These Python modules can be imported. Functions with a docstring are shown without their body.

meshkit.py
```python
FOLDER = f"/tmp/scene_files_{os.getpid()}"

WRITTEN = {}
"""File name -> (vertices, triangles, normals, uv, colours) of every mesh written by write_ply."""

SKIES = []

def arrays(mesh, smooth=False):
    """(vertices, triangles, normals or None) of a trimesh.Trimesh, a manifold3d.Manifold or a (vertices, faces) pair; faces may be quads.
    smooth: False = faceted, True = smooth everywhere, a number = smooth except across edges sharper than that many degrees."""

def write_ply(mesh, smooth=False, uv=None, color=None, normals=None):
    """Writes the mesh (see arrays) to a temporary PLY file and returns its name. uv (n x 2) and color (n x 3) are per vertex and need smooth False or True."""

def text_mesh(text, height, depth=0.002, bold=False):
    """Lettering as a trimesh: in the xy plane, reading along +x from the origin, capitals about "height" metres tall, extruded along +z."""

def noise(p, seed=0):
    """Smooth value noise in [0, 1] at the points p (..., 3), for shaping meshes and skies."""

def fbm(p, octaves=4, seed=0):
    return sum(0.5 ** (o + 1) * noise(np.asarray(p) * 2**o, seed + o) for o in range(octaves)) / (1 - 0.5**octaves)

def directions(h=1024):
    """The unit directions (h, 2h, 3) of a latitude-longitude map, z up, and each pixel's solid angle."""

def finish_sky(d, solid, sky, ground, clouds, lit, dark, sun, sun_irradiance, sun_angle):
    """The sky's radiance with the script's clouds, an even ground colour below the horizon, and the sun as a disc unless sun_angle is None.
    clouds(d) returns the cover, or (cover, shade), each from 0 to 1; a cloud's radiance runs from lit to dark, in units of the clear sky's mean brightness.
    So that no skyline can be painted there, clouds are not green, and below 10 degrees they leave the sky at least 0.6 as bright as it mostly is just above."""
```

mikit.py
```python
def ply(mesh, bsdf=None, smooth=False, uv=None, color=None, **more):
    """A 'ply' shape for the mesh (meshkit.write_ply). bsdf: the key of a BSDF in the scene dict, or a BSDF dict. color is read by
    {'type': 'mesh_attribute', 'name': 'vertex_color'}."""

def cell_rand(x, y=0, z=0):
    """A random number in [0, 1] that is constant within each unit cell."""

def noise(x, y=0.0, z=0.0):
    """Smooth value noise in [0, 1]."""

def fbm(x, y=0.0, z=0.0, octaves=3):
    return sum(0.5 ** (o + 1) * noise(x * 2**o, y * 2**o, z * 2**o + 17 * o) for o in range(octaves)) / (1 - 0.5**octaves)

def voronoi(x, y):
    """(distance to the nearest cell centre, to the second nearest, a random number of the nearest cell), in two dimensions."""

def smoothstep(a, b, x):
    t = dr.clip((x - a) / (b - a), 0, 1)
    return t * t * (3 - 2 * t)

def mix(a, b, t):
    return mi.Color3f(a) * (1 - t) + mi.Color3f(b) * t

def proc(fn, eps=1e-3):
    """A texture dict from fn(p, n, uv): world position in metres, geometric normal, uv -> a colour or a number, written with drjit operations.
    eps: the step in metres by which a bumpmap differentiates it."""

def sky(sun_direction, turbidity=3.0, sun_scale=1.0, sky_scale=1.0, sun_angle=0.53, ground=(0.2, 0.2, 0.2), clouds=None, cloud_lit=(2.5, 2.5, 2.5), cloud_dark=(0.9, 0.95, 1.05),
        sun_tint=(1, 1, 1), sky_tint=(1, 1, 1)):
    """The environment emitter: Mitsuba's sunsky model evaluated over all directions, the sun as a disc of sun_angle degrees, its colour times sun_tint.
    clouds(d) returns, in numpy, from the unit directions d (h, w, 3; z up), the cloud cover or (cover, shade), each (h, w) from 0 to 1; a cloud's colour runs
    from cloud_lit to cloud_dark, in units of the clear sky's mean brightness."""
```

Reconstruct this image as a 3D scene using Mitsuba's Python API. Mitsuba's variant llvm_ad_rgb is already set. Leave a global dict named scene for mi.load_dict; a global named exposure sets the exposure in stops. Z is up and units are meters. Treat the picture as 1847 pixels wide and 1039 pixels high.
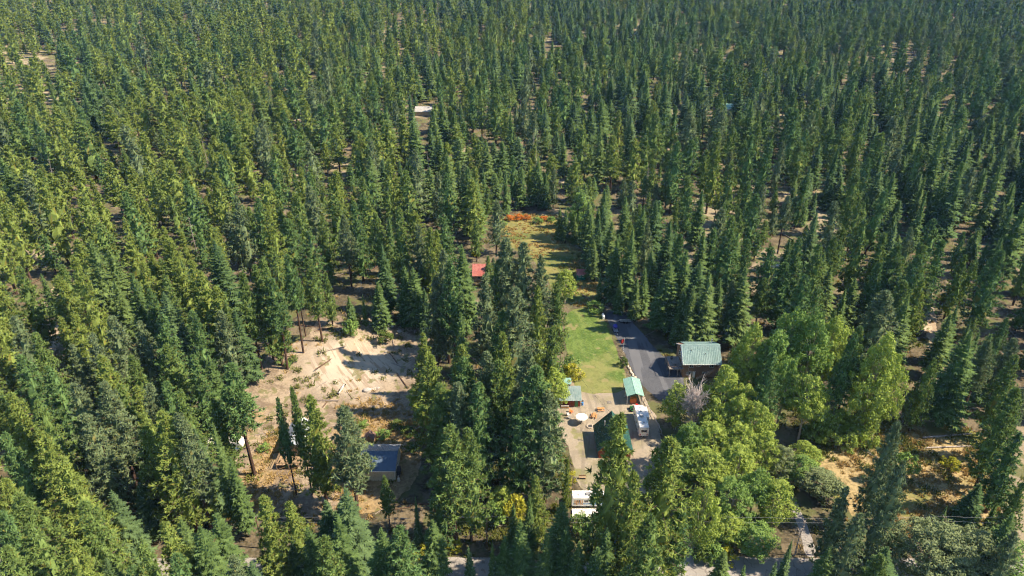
import math, random
import numpy as np, trimesh
import drjit as dr
import mitsuba as mi
import mikit
from mikit import proc, noise, fbm, smoothstep, mix
import meshkit
from shapely.geometry import Polygon, Point
from shapely import contains_xy

T = mi.ScalarTransform4f
scene, labels = {}, {}

# ---------------------------------------------------------------- camera, sky, exposure
EYE = np.array([0.0, 0.0, 115.0])
PITCH = math.radians(28.0)
scene['camera'] = {
    'type': 'perspective', 'fov': 73.74, 'fov_axis': 'x', 'near_clip': 1.0, 'far_clip': 6000.0,
    'to_world': T().look_at(origin=EYE.tolist(), target=[0, math.cos(PITCH), 115.0 - math.sin(PITCH)], up=[0, 0, 1]),
}
scene['sky'] = mikit.sky([1.0, -0.10, 1.04], turbidity=3, sky_scale=0.85, ground=(0.10, 0.10, 0.06))
exposure = 2.65

# ---------------------------------------------------------------- materials
def solid(name, rgb, rough=0.7, metal=0.0, **kw):
    scene[name] = {'type': 'twosided', 'bsdf': {'type': 'principled', 'base_color': {'type': 'rgb', 'value': list(rgb)}, 'roughness': rough, 'metallic': metal, **kw}}

def surf(name, fn, rough=0.9):
    scene[name] = {'type': 'twosided', 'bsdf': {'type': 'principled', 'base_color': proc(fn), 'roughness': rough, 'specular': 0.2}}

scene['needles'] = {'type': 'principledthin', 'base_color': {'type': 'mesh_attribute', 'name': 'vertex_color'}, 'roughness': 0.55, 'diff_trans': 0.25}
scene['bark'] = {'type': 'twosided', 'bsdf': {'type': 'diffuse', 'reflectance': {'type': 'mesh_attribute', 'name': 'vertex_color'}}}
# ---------------------------------------------------------------- terrain
def S(a, b, x):
    t = np.clip((np.asarray(x, float) - a) / (b - a), 0, 1)
    return t * t * (3 - 2 * t)

def Z(x, y):
    """Ground height: level round the homesteads, a cut bank in the bare clearing, gentle swells in the forest beyond."""
    x, y = np.asarray(x, float), np.asarray(y, float)
    far = S(250, 480, np.hypot(x, y)) * (1 - S(2500, 3500, np.hypot(x, y)))
    p = np.stack([x / 190.0, y / 230.0, 0 * x], -1)
    swell = (meshkit.fbm(p, 3, seed=4) - 0.5) * 20.0 * far
    bank = 3.0 * S(0, 11, -(x + 45) + (y - 168) * 0.45) * S(158, 172, y) * S(-125, -90, x) * (1 - S(205, 250, y))
    rise = 0.032 * np.maximum(0, y - 420) ** 2 / (np.maximum(0, y - 420) + 220) * (1 - S(1900, 3200, y))
    return swell * 0.75 + rise + bank

def axis(marks):
    out = [np.arange(a, b, s) for a, b, s in marks]
    return np.concatenate(out + [[marks[-1][1]]])

def ground_tone(p):
    n1 = fbm(p.x * 0.045, p.y * 0.045, 0.0, octaves=4)
    n2 = fbm(p.x * 0.35 + 31, p.y * 0.35, 0.0, octaves=4)
    n3 = noise(p.x * 2.7, p.y * 2.7, 9.0)
    return n1, n2, n3

def floor_fn(p, n, uv):
    n1, n2, n3 = ground_tone(p)
    c = mix((0.070, 0.062, 0.040), (0.195, 0.162, 0.108), smoothstep(0.28, 0.72, n2 * 0.7 + n3 * 0.3))
    c = mix(c, mi.Color3f(0.29, 0.25, 0.175), smoothstep(0.57, 0.72, n1))
    green = smoothstep(0.43, 0.58, fbm(p.x * 0.12 + 80, p.y * 0.12, 3.0, octaves=4)) * smoothstep(0.35, 0.6, n2)
    return mix(c, mi.Color3f(0.105, 0.125, 0.045), green * 0.8)

def dirt_fn(p, n, uv):
    n1, n2, n3 = ground_tone(p)
    c = mix((0.200, 0.158, 0.115), (0.385, 0.318, 0.235), smoothstep(0.30, 0.70, n2 * 0.75 + n3 * 0.25))
    # washed-out pale soil on and below the cut bank, with runnels and wheel tracks running down it
    d = dr.sqrt(dr.square((p.x + 47) / 17.0) + dr.square((p.y - 166) / 15.0))
    pale = smoothstep(1.15, 0.45, d + 0.5 * (n2 - 0.5))
    c = mix(c, mi.Color3f(0.56, 0.50, 0.405), pale * 0.75)
    u = p.x * 0.82 + p.y * 0.57
    v = p.y * 0.82 - p.x * 0.57
    run = fbm(u * 1.5, v * 0.16, 5.0, octaves=3)
    c = mix(c, mi.Color3f(0.33, 0.26, 0.19), smoothstep(0.50, 0.62, run) * pale * 0.85)
    dry = smoothstep(0.48, 0.62, fbm(p.x * 0.10 + 7, p.y * 0.10 + 3, 2.0, octaves=4)) * smoothstep(150.0, 138.0, p.y + 14 * (n1 - 0.5))
    c = mix(c, mix((0.24, 0.175, 0.09), (0.40, 0.30, 0.155), n3), dry * 0.85)
    weed = smoothstep(0.66, 0.74, fbm(p.x * 0.5 + 11, p.y * 0.5, 7.0, octaves=3))
    return mix(c, mi.Color3f(0.15, 0.16, 0.055), weed * 0.7)

def lawn_fn(p, n, uv):
    n1, n2, n3 = ground_tone(p)
    c = mix((0.080, 0.140, 0.030), (0.150, 0.215, 0.055), smoothstep(0.25, 0.75, n2 * 0.6 + n3 * 0.4))
    mow = 0.5 + 0.5 * dr.sin(p.x * 2.6 + p.y * 0.25 + 2.0 * n2)
    c = c * (0.94 + 0.12 * mow)
    dry = smoothstep(0.50, 0.72, n1 + 0.35 * (n2 - 0.5) + smoothstep(162.0, 153.0, p.y) * 0.20)
    c = mix(c, mi.Color3f(0.28, 0.26, 0.11), dry * 0.55)
    worn = smoothstep(0.62, 0.74, fbm(p.x * 0.3 + 9, p.y * 0.3, 21.0, octaves=4))
    dark = smoothstep(0.60, 0.70, fbm(p.x * 0.8, p.y * 0.8, 25.0, octaves=3))
    c = mix(c, mi.Color3f(0.06, 0.12, 0.025), dark * 0.22)
    return mix(c, mi.Color3f(0.30, 0.25, 0.13), worn * 0.6)

def gravel_fn(p, n, uv):
    n1, n2, n3 = ground_tone(p)
    g = noise(p.x * 7.0, p.y * 7.0, 1.0)
    track = smoothstep(0.52, 0.62, fbm(p.x * 0.55, p.y * 0.07, 4.0, octaves=3))
    c = mix((0.062, 0.070, 0.086), (0.128, 0.138, 0.160), 0.5 * n2 + 0.3 * g + 0.2 * n3)
    return mix(c, mi.Color3f(0.185, 0.195, 0.215), track * 0.5)

def yard_fn(p, n, uv):
    n1, n2, n3 = ground_tone(p)
    g = noise(p.x * 6.0, p.y * 6.0, 1.0)
    c = mix((0.26, 0.225, 0.175), (0.41, 0.365, 0.29), 0.5 * n2 + 0.3 * g + 0.2 * n3)
    weed = smoothstep(0.50, 0.66, fbm(p.x * 0.22 + 5, p.y * 0.22, 8.0, octaves=4)) * (smoothstep(21.0, 15.0, p.x + 4 * (n2 - 0.5)) + 0.35)
    c = mix(c, mi.Color3f(0.20, 0.21, 0.075), dr.minimum(weed, 1.0) * 0.75)
    wheel = smoothstep(0.55, 0.66, fbm(p.x * 0.9 + 1.2 * dr.sin(p.y * 0.12), p.y * 0.06, 12.0, octaves=3))
    stain = smoothstep(0.64, 0.74, fbm(p.x * 0.4, p.y * 0.4, 15.0, octaves=3))
    return mix(c, mi.Color3f(0.19, 0.17, 0.14), 0.45 * wheel + 0.35 * stain)

def meadow_fn(p, n, uv):
    n1, n2, n3 = ground_tone(p)
    c = mix((0.075, 0.120, 0.032), (0.18, 0.195, 0.065), smoothstep(0.3, 0.7, n2 * 0.7 + n3 * 0.3))
    gold = smoothstep(0.46, 0.62, fbm(p.x * 0.09 + 2, p.y * 0.13, 6.0, octaves=3))
    return mix(c, mi.Color3f(0.42, 0.32, 0.13), gold * 0.28)

def pasture_fn(p, n, uv):
    n1, n2, n3 = ground_tone(p)
    c = mix((0.22, 0.175, 0.085), (0.42, 0.335, 0.175), smoothstep(0.3, 0.7, n2 * 0.6 + n3 * 0.4))
    green = smoothstep(0.50, 0.66, fbm(p.x * 0.10 + 21, p.y * 0.13, 6.0, octaves=4))
    return mix(c, mi.Color3f(0.17, 0.19, 0.05), green * 0.85)

def road_fn(p, n, uv):
    n1, n2, n3 = ground_tone(p)
    g = noise(p.x * 8.0, p.y * 8.0, 1.0)
    c = mix((0.27, 0.26, 0.25), (0.40, 0.385, 0.37), 0.5 * n2 + 0.3 * g + 0.2 * n3)
    crack = smoothstep(0.035, 0.01, dr.abs(fbm(p.x * 0.5, p.y * 0.5, 3.0, octaves=3) - 0.5))
    return mix(c, mi.Color3f(0.16, 0.15, 0.145), crack * 0.6)

def track_fn(p, n, uv):
    n1, n2, n3 = ground_tone(p)
    return mix((0.34, 0.27, 0.19), (0.55, 0.46, 0.34), smoothstep(0.3, 0.7, n2 * 0.7 + n3 * 0.3))

for name, fn in (('forest_soil', floor_fn), ('bare_soil', dirt_fn), ('lawn_grass', lawn_fn), ('dark_gravel', gravel_fn), ('yard_gravel', yard_fn), ('meadow_grass', meadow_fn), ('dry_pasture', pasture_fn), ('worn_asphalt', road_fn), ('track_dust', track_fn)):
    surf(name, fn, 0.95)

GX = axis([(-4500, -900, 300), (-900, -260, 16), (-260, -110, 4), (-110, 120, 1.5), (120, 260, 4), (260, 900, 16), (900, 4500, 300)])
GY = axis([(-900, 40, 100), (40, 90, 5), (90, 300, 1.5), (300, 480, 6), (480, 1500, 16), (1500, 5700, 300)])
xx, yy = np.meshgrid(GX, GY)
gv = np.stack([xx, yy, Z(xx, yy)], -1).reshape(-1, 3)
i, j = np.meshgrid(np.arange(len(GY) - 1), np.arange(len(GX) - 1), indexing='ij')
q = (i * len(GX) + j).ravel()
gf = np.stack([q, q + 1, q + 1 + len(GX), q + len(GX)], 1)
scene['ground'] = mikit.ply((gv, gf), 'forest_soil', smooth=True)
labels['ground'] = {'label': 'dry needle-covered forest floor running under the trees to the horizon', 'kind': 'structure'}

AREAS = {
    'bare_dirt': [(-76.3, 159.0), (-73.1, 168.7), (-67.6, 172.5), (-62.5, 178.7), (-62.6, 189.3), (-58.7, 191.7), (-49.1, 189.3), (-40.5, 191.7), (-31.4, 191.0), (-24.5, 185.9), (-22.1, 170.2), (-24.2, 159.0), (-24.9, 151.2), (-22.5, 133.1), (-22.1, 121.3), (-24.3, 114.3), (-34.5, 108.6), (-44.2, 108.6), (-51.8, 107.4), (-60.0, 110.5), (-66.3, 121.3), (-68.3, 133.1), (-66.5, 141.7), (-73.5, 146.4), (-79.0, 145.2), (-82.9, 150.7), (-82.9, 157.6)],
    'lawn': [(19.0, 202.0), (30.0, 200.9), (31.0, 189.3), (32.2, 173.1), (33.0, 161.7), (31.7, 154.6), (25.0, 153.5), (18.4, 154.2), (17.0, 161.7), (18.4, 165.8), (16.7, 170.2), (16.5, 185.9)],
    'driveway': [(30.8, 200.1), (37.6, 199.0), (40.7, 189.3), (44.8, 173.1), (50.2, 167.3), (49.2, 159.0), (46.0, 150.5), (40.5, 149.7), (37.7, 156.3), (35.6, 160.0), (34.4, 173.1), (32.4, 186.6)],
    'gravel_yard': [(18.0, 155.5), (24.9, 154.6), (31.6, 155.5), (36.0, 155.5), (37.4, 148.8), (38.4, 138.4), (37.6, 123.2), (32.8, 114.9), (22.6, 115.8), (14.9, 116.8), (14.1, 133.1), (11.3, 141.7), (9.2, 147.6), (12.1, 155.2)],
    'meadow': [(-9.4, 278.2), (4.1, 288.0), (19.0, 286.0), (23.3, 275.1), (23.7, 260.2), (27.8, 246.6), (30.3, 234.1), (32.6, 220.4), (32.9, 205.9), (33.3, 202.6), (18.9, 202.6), (14.2, 216.1), (10.0, 234.1), (4.0, 246.6), (-3.8, 254.6)],
    'dry_grass_field': [(72.1, 133.1), (86.3, 143.7), (95.8, 139.2), (110.9, 142.6), (121.2, 137.2), (115.4, 121.3), (106.5, 108.4), (98.0, 103.2), (85.2, 102.7), (76.1, 106.3), (71.2, 121.3)],
    'footpath': [(64.3, 116.9), (64.1, 110.2), (63.8, 103.2), (63.0, 98.0), (60.4, 98.0), (61.3, 101.7), (62.3, 109.4), (62.8, 116.0)],
    'forest_track': [(150.8, 215), (135.8, 185.9), (132.5, 173.1), (124.5, 159.0), (117.2, 141.7), (113.7, 134.1), (105.4, 134.1), (114.1, 146.4), (122.0, 161.7), (129.5, 179.4), (144.5, 217)],
    'side_track': [(-159.9, 200.1), (-166.8, 222.1), (-155.1, 215.9), (-144.1, 185.9), (-138.4, 173.1), (-132.4, 159.0), (-136.3, 159.0), (-146.4, 179.4)],
    'road': [(-130, 97.2), (-60, 98.2), (0, 98.0), (35.5, 98.6), (60, 97.9), (95, 97.6), (130, 97.4), (130, 91.3), (60, 91.8), (0, 92.0), (-60, 92.1), (-130, 91.2)],
    'road_apron': [(34.0, 98.4), (35.4, 104.5), (38.8, 104.0), (43.5, 98.6)],
}
LAYER = {'bare_dirt': ('bare_soil', 0.09), 'lawn': ('lawn_grass', 0.05), 'driveway': ('dark_gravel', 0.035), 'gravel_yard': ('yard_gravel', 0.02), 'meadow': ('meadow_grass', 0.02), 'dry_grass_field': ('dry_pasture', 0.02),
         'footpath': ('worn_asphalt', 0.03), 'forest_track': ('track_dust', 0.012), 'side_track': ('track_dust', 0.012), 'road': ('worn_asphalt', 0.03), 'road_apron': ('track_dust', 0.02)}
SAYS = {'bare_dirt': 'bare tan dirt clearing with a washed-out cut bank on the left', 'lawn': 'mown green lawn between the trees and the dark driveway', 'driveway': 'dark grey gravel driveway in front of the brown house',
        'gravel_yard': 'pale gravel yard between the green-roofed outbuildings', 'meadow': 'half shaded grassy meadow behind the lawn', 'dry_grass_field': 'dry golden grass opening at the lower right', 'footpath': 'narrow grey paved path leading to the road',
        'forest_track': 'dusty dirt track through the trees at the right', 'side_track': 'dirt gap between the trees at the far left', 'road': 'worn grey asphalt road along the bottom of the photo', 'road_apron': 'dusty turn-off beside the road'}

def sheet(poly, lift, wob=0.7, seed=1, step=1.6):
    from scipy.spatial import Delaunay
    p = np.array(poly, float)
    for _ in range(2):  # corner cutting
        nx = np.roll(p, -1, 0)
        p = np.stack([0.75 * p + 0.25 * nx, 0.25 * p + 0.75 * nx], 1).reshape(-1, 2)
    ring = Polygon(p).exterior
    n = max(12, int(ring.length / 0.8))
    e = np.array([ring.interpolate(k / n, normalized=True).coords[0] for k in range(n)])
    pts3 = np.stack([e[:, 0] * 0.45, e[:, 1] * 0.45, np.full(n, seed * 5.0)], 1)
    e = e + wob * 2 * np.stack([meshkit.fbm(pts3, 3) - 0.5, meshkit.fbm(pts3 + 40, 3) - 0.5], 1)
    edge = Polygon(e).buffer(0)
    edge = max(getattr(edge, 'geoms', [edge]), key=lambda g: g.area)
    x0, y0, x1, y1 = edge.bounds
    a, b = np.meshgrid(np.arange(x0, x1, step), np.arange(y0, y1, step))
    inside = contains_xy(edge.buffer(-0.4), a.ravel(), b.ravel())
    pts = np.vstack([np.array(edge.exterior.coords)[:-1], np.stack([a.ravel(), b.ravel()], 1)[inside]])
    f = Delaunay(pts).simplices
    c = pts[f].mean(1)
    f = f[contains_xy(edge, c[:, 0], c[:, 1])]
    d = (pts[f[:, 1]] - pts[f[:, 0]])
    g = (pts[f[:, 2]] - pts[f[:, 0]])
    flip = d[:, 0] * g[:, 1] - d[:, 1] * g[:, 0] < 0
    f[flip] = f[flip][:, ::-1]
    return (np.column_stack([pts, Z(pts[:, 0], pts[:, 1]) + lift]), f)

for k, name in enumerate(AREAS):
    m, lift = LAYER[name]
    wob = {'road': 0.35, 'driveway': 0.4, 'footpath': 0.2, 'lawn': 0.5}.get(name, 1.1)
    scene[name] = mikit.ply(sheet(AREAS[name], lift, wob, k + 1), m, smooth=True)
    labels[name] = {'label': SAYS[name], 'kind': 'structure'}
# ---------------------------------------------------------------- building helpers
def thing(key, label, cat, group=None):
    n, k = 0, key
    while k in labels:
        n += 1
        k = f'{key}_{n:03d}'
    labels[k] = {'label': label, 'category': cat}
    if group:
        labels[k]['group'] = group
    return k

def add(parent, name, mesh, bsdf, smooth=False, label=None):
    base = f'{parent}__{name}'
    n, k = 0, base
    while k in scene:
        n += 1
        k = f'{base}_{n:03d}'
    if isinstance(mesh, list):
        mesh = trimesh.util.concatenate(mesh)
    scene[k] = mikit.ply(mesh, bsdf, smooth=smooth)
    if label:
        labels[k] = {'label': label}
    return k

def single(key, label, cat, mesh, bsdf, smooth=False, group=None):
    k = thing(key, label, cat, group)
    scene[k] = mikit.ply(trimesh.util.concatenate(mesh) if isinstance(mesh, list) else mesh, bsdf, smooth=smooth)
    return k

def box(x0, x1, y0, y1, z0, z1):
    m = trimesh.creation.box((x1 - x0, y1 - y0, z1 - z0))
    m.apply_translation(((x0 + x1) / 2, (y0 + y1) / 2, (z0 + z1) / 2))
    return m

def bar(a, b, r, sides=8):
    return trimesh.creation.cylinder(r, segment=np.array([a, b], float), sections=sides)

def beam(a, b, w, h):
    """A square-section timber from a to b."""
    a, b = np.array(a, float), np.array(b, float)
    m = trimesh.creation.box((w, h, np.linalg.norm(b - a)))
    m.apply_transform(trimesh.geometry.align_vectors([0, 0, 1], (b - a) / np.linalg.norm(b - a)))
    m.apply_translation((a + b) / 2)
    return m

def prism(poly, axis, a, b):
    """poly (u, v) extruded from a to b along 'x' or 'y'; v is up."""
    m = trimesh.creation.extrude_polygon(Polygon(poly), b - a, engine='earcut')
    v = m.vertices.copy()
    m.vertices = np.stack([v[:, 2] + a, v[:, 0], v[:, 1]], 1) if axis == 'x' else np.stack([v[:, 0], v[:, 2] + a, v[:, 1]], 1)
    m.fix_normals()
    return m

def spin(m, deg, at):
    for k in (m if isinstance(m, list) else [m]):
        k.apply_transform(trimesh.transformations.rotation_matrix(math.radians(deg), [0, 0, 1], [at[0], at[1], 0]))
    return m

def slope(p0, p1, q0, q1, th=0.09, rib=0.45, rib_h=0.045):
    """A metal roof plane: eave p0-p1, ridge q0-q1, with standing seams from eave to ridge."""
    p0, p1, q0, q1 = (np.array(a, float) for a in (p0, p1, q0, q1))
    n = np.cross(p1 - p0, q0 - p0)
    n /= np.linalg.norm(n)
    if n[2] < 0:
        n = -n
    v = np.array([p0, p1, q1, q0, p0 - n * th, p1 - n * th, q1 - n * th, q0 - n * th])
    out = [trimesh.Trimesh(v, [[0, 1, 2], [0, 2, 3], [6, 5, 4], [7, 6, 4], [0, 4, 5], [0, 5, 1], [1, 5, 6], [1, 6, 2], [2, 6, 7], [2, 7, 3], [3, 7, 4], [3, 4, 0]])]
    out[0].fix_normals()
    L = np.linalg.norm(p1 - p0)
    for k in range(int(L / rib) + 1):
        t = min(0.012 + k * rib / L, 0.988)
        a, b = p0 + (p1 - p0) * t + n * rib_h * 0.5, q0 + (q1 - q0) * t + n * rib_h * 0.5
        u = (p1 - p0) / L * 0.03
        w = np.array([a - u, a + u, b + u, b - u])
        w = np.vstack([w + n * rib_h * 0.5, w - n * rib_h * 0.45])
        m = trimesh.Trimesh(w, [[0, 1, 2], [0, 2, 3], [0, 4, 5], [0, 5, 1], [3, 2, 6], [3, 6, 7], [1, 5, 6], [1, 6, 2], [0, 3, 7], [0, 7, 4]])
        out.append(m)
    return out

def window(parent, c, w, h, face, frame='trim_white', pane='window_glass'):
    """A framed pane centred on c in a wall that faces 'x' or 'y' with sign: '-y', '+x' ..."""
    s = -1 if face[0] == '-' else 1
    x, y, z = c
    e = 0.09
    bars = ((-w / 2 - e, w / 2 + e, h / 2, h / 2 + e), (-w / 2 - e, w / 2 + e, -h / 2 - e, -h / 2), (-w / 2 - e, -w / 2, -h / 2, h / 2), (w / 2, w / 2 + e, -h / 2, h / 2), (-0.025, 0.025, -h / 2, h / 2))
    def put(u0, u1, v0, v1, d0, d1):
        a, b = sorted((s * d0, s * d1))
        return box(x + u0, x + u1, y + a, y + b, z + v0, z + v1) if face[1] == 'y' else box(x + a, x + b, y + u0, y + u1, z + v0, z + v1)
    k = add(parent, 'window', [put(*b, 0.002, 0.07) for b in bars], frame)
    add(k, 'pane', put(-w / 2 + 0.001, w / 2 - 0.001, -h / 2 + 0.001, h / 2 - 0.001, 0.004, 0.025), pane)
    return k

def gable_house(key, label, cat, x0, x1, y0, y1, eave, ridge, along, wall, roofm, over=0.4, far_roof=None, wall_label=None):
    """Walls and a two-sloped roof; along = the axis of the ridge."""
    t = thing(key, label, cat)
    if along == 'x':
        ym = (y0 + y1) / 2
        add(t, 'wall', prism([(y0, -0.3), (y1, -0.3), (y1, eave), (ym, ridge - 0.12), (y0, eave)], 'x', x0, x1), wall)
        k = over * (ridge - eave) / (ym - y0)
        add(t, 'roof', slope((x0 - over, y0 - over, eave - k), (x1 + over, y0 - over, eave - k), (x0 - over, ym, ridge), (x1 + over, ym, ridge)), roofm)
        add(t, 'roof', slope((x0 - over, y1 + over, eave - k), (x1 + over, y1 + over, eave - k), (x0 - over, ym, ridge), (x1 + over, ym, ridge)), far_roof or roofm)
        add(t, 'ridge_cap', prism([(ym - 0.25, ridge - 0.16), (ym + 0.25, ridge - 0.16), (ym, ridge + 0.07)], 'x', x0 - over - 0.02, x1 + over + 0.02), roofm)
    else:
        xm = (x0 + x1) / 2
        add(t, 'wall', prism([(x0, -0.3), (x1, -0.3), (x1, eave), (xm, ridge - 0.12), (x0, eave)], 'y', y0, y1), wall)
        k = over * (ridge - eave) / (xm - x0)
        add(t, 'roof', slope((x0 - over, y0 - over, eave - k), (x0 - over, y1 + over, eave - k), (xm, y0 - over, ridge), (xm, y1 + over, ridge)), roofm)
        add(t, 'roof', slope((x1 + over, y0 - over, eave - k), (x1 + over, y1 + over, eave - k), (xm, y0 - over, ridge), (xm, y1 + over, ridge)), far_roof or roofm)
        add(t, 'ridge_cap', prism([(xm - 0.25, ridge - 0.16), (xm + 0.25, ridge - 0.16), (xm, ridge + 0.07)], 'y', y0 - over - 0.02, y1 + over + 0.02), roofm)
    return t

def siding(name, a, b, vertical=False, pitch=5.0):
    def fn(p, n, uv):
        w = noise(p.x * 0.7, p.y * 0.7, p.z * 0.7)
        g = noise(p.x * 6, p.y * 6, p.z * 1.2)
        u = (p.x + p.y) * pitch if vertical else p.z * pitch
        line = smoothstep(0.16, 0.04, u - dr.floor(u))
        return mix(a, b, 0.6 * w + 0.4 * g) * (1 - 0.35 * line)
    surf(name, fn, 0.75)

def roof_metal(name, a, b, rough=0.35):
    def fn(p, n, uv):
        w = fbm(p.x * 0.5, p.y * 0.5, p.z * 0.5, octaves=3)
        st = noise(p.x * 3.0, p.y * 3.0, p.z * 0.4)
        c = mix(a, b, smoothstep(0.3, 0.7, 0.65 * w + 0.35 * st))
        litter = smoothstep(0.60, 0.72, fbm(p.x * 1.3, p.y * 1.3, p.z * 0.5, octaves=4))
        return mix(c, c * 0.55 + mi.Color3f(0.045, 0.03, 0.015), litter * 0.25)
    scene[name] = {'type': 'twosided', 'bsdf': {'type': 'principled', 'base_color': proc(fn), 'roughness': rough, 'specular': 0.5}}

siding('brown_siding', (0.25, 0.15, 0.095), (0.36, 0.23, 0.15))
siding('cream_siding', (0.62, 0.57, 0.45), (0.72, 0.67, 0.54), vertical=True, pitch=3.3)
siding('red_siding', (0.16, 0.045, 0.028), (0.24, 0.075, 0.045), vertical=True, pitch=3.0)
siding('tan_siding', (0.34, 0.26, 0.17), (0.44, 0.35, 0.24))
siding('teal_siding', (0.03, 0.20, 0.14), (0.05, 0.28, 0.20))
siding('plank_wood', (0.30, 0.21, 0.13), (0.44, 0.33, 0.22), vertical=True, pitch=4.0)
siding('grey_wood', (0.26, 0.24, 0.22), (0.40, 0.37, 0.34), vertical=True, pitch=4.0)
roof_metal('teal_roof', (0.20, 0.325, 0.325), (0.27, 0.40, 0.40))
roof_metal('bright_teal_roof', (0.25, 0.46, 0.39), (0.30, 0.52, 0.45))
roof_metal('dark_green_roof', (0.025, 0.085, 0.075), (0.035, 0.11, 0.095))
roof_metal('grey_green_roof', (0.20, 0.29, 0.29), (0.27, 0.35, 0.345))
roof_metal('blue_roof', (0.085, 0.14, 0.22), (0.125, 0.185, 0.275))
roof_metal('pale_blue_roof', (0.20, 0.22, 0.25), (0.30, 0.32, 0.34))  # paler grey-blue than blue_roof, for the far garage slope
roof_metal('red_roof', (0.40, 0.13, 0.11), (0.50, 0.20, 0.17))
roof_metal('silver_roof', (0.42, 0.48, 0.55), (0.58, 0.63, 0.68))
roof_metal('brown_roof', (0.16, 0.10, 0.085), (0.22, 0.14, 0.12), 0.7)
roof_metal('grey_roof', (0.38, 0.38, 0.38), (0.48, 0.48, 0.47), 0.6)
solid('trim_white', (0.78, 0.77, 0.74), 0.5)
solid('window_glass', (0.03, 0.04, 0.05), 0.08)
solid('rv_white', (0.80, 0.80, 0.79), 0.35)
solid('rv_grey', (0.35, 0.36, 0.38), 0.45)
solid('black_rubber', (0.02, 0.02, 0.02), 0.8)
solid('dark_metal', (0.07, 0.07, 0.075), 0.5)
solid('red_paint', (0.55, 0.035, 0.03), 0.4)
solid('orange_paint', (0.70, 0.20, 0.05), 0.5)
solid('green_paint', (0.03, 0.16, 0.06), 0.4)
solid('cedar', (0.50, 0.26, 0.10), 0.7)
solid('canvas_white', (0.82, 0.82, 0.80), 0.8)
solid('tarp_blue', (0.03, 0.22, 0.62), 0.5)
solid('navy_tarp', (0.06, 0.06, 0.42), 0.6)
solid('blue_stripe', (0.10, 0.28, 0.50), 0.5)
solid('galvanised', (0.45, 0.47, 0.48), 0.4, 0.6)
solid('pole_wood', (0.16, 0.11, 0.08), 0.9)
solid('flag_red', (0.60, 0.05, 0.06), 0.8)
solid('concrete', (0.48, 0.46, 0.43), 0.9)
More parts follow.
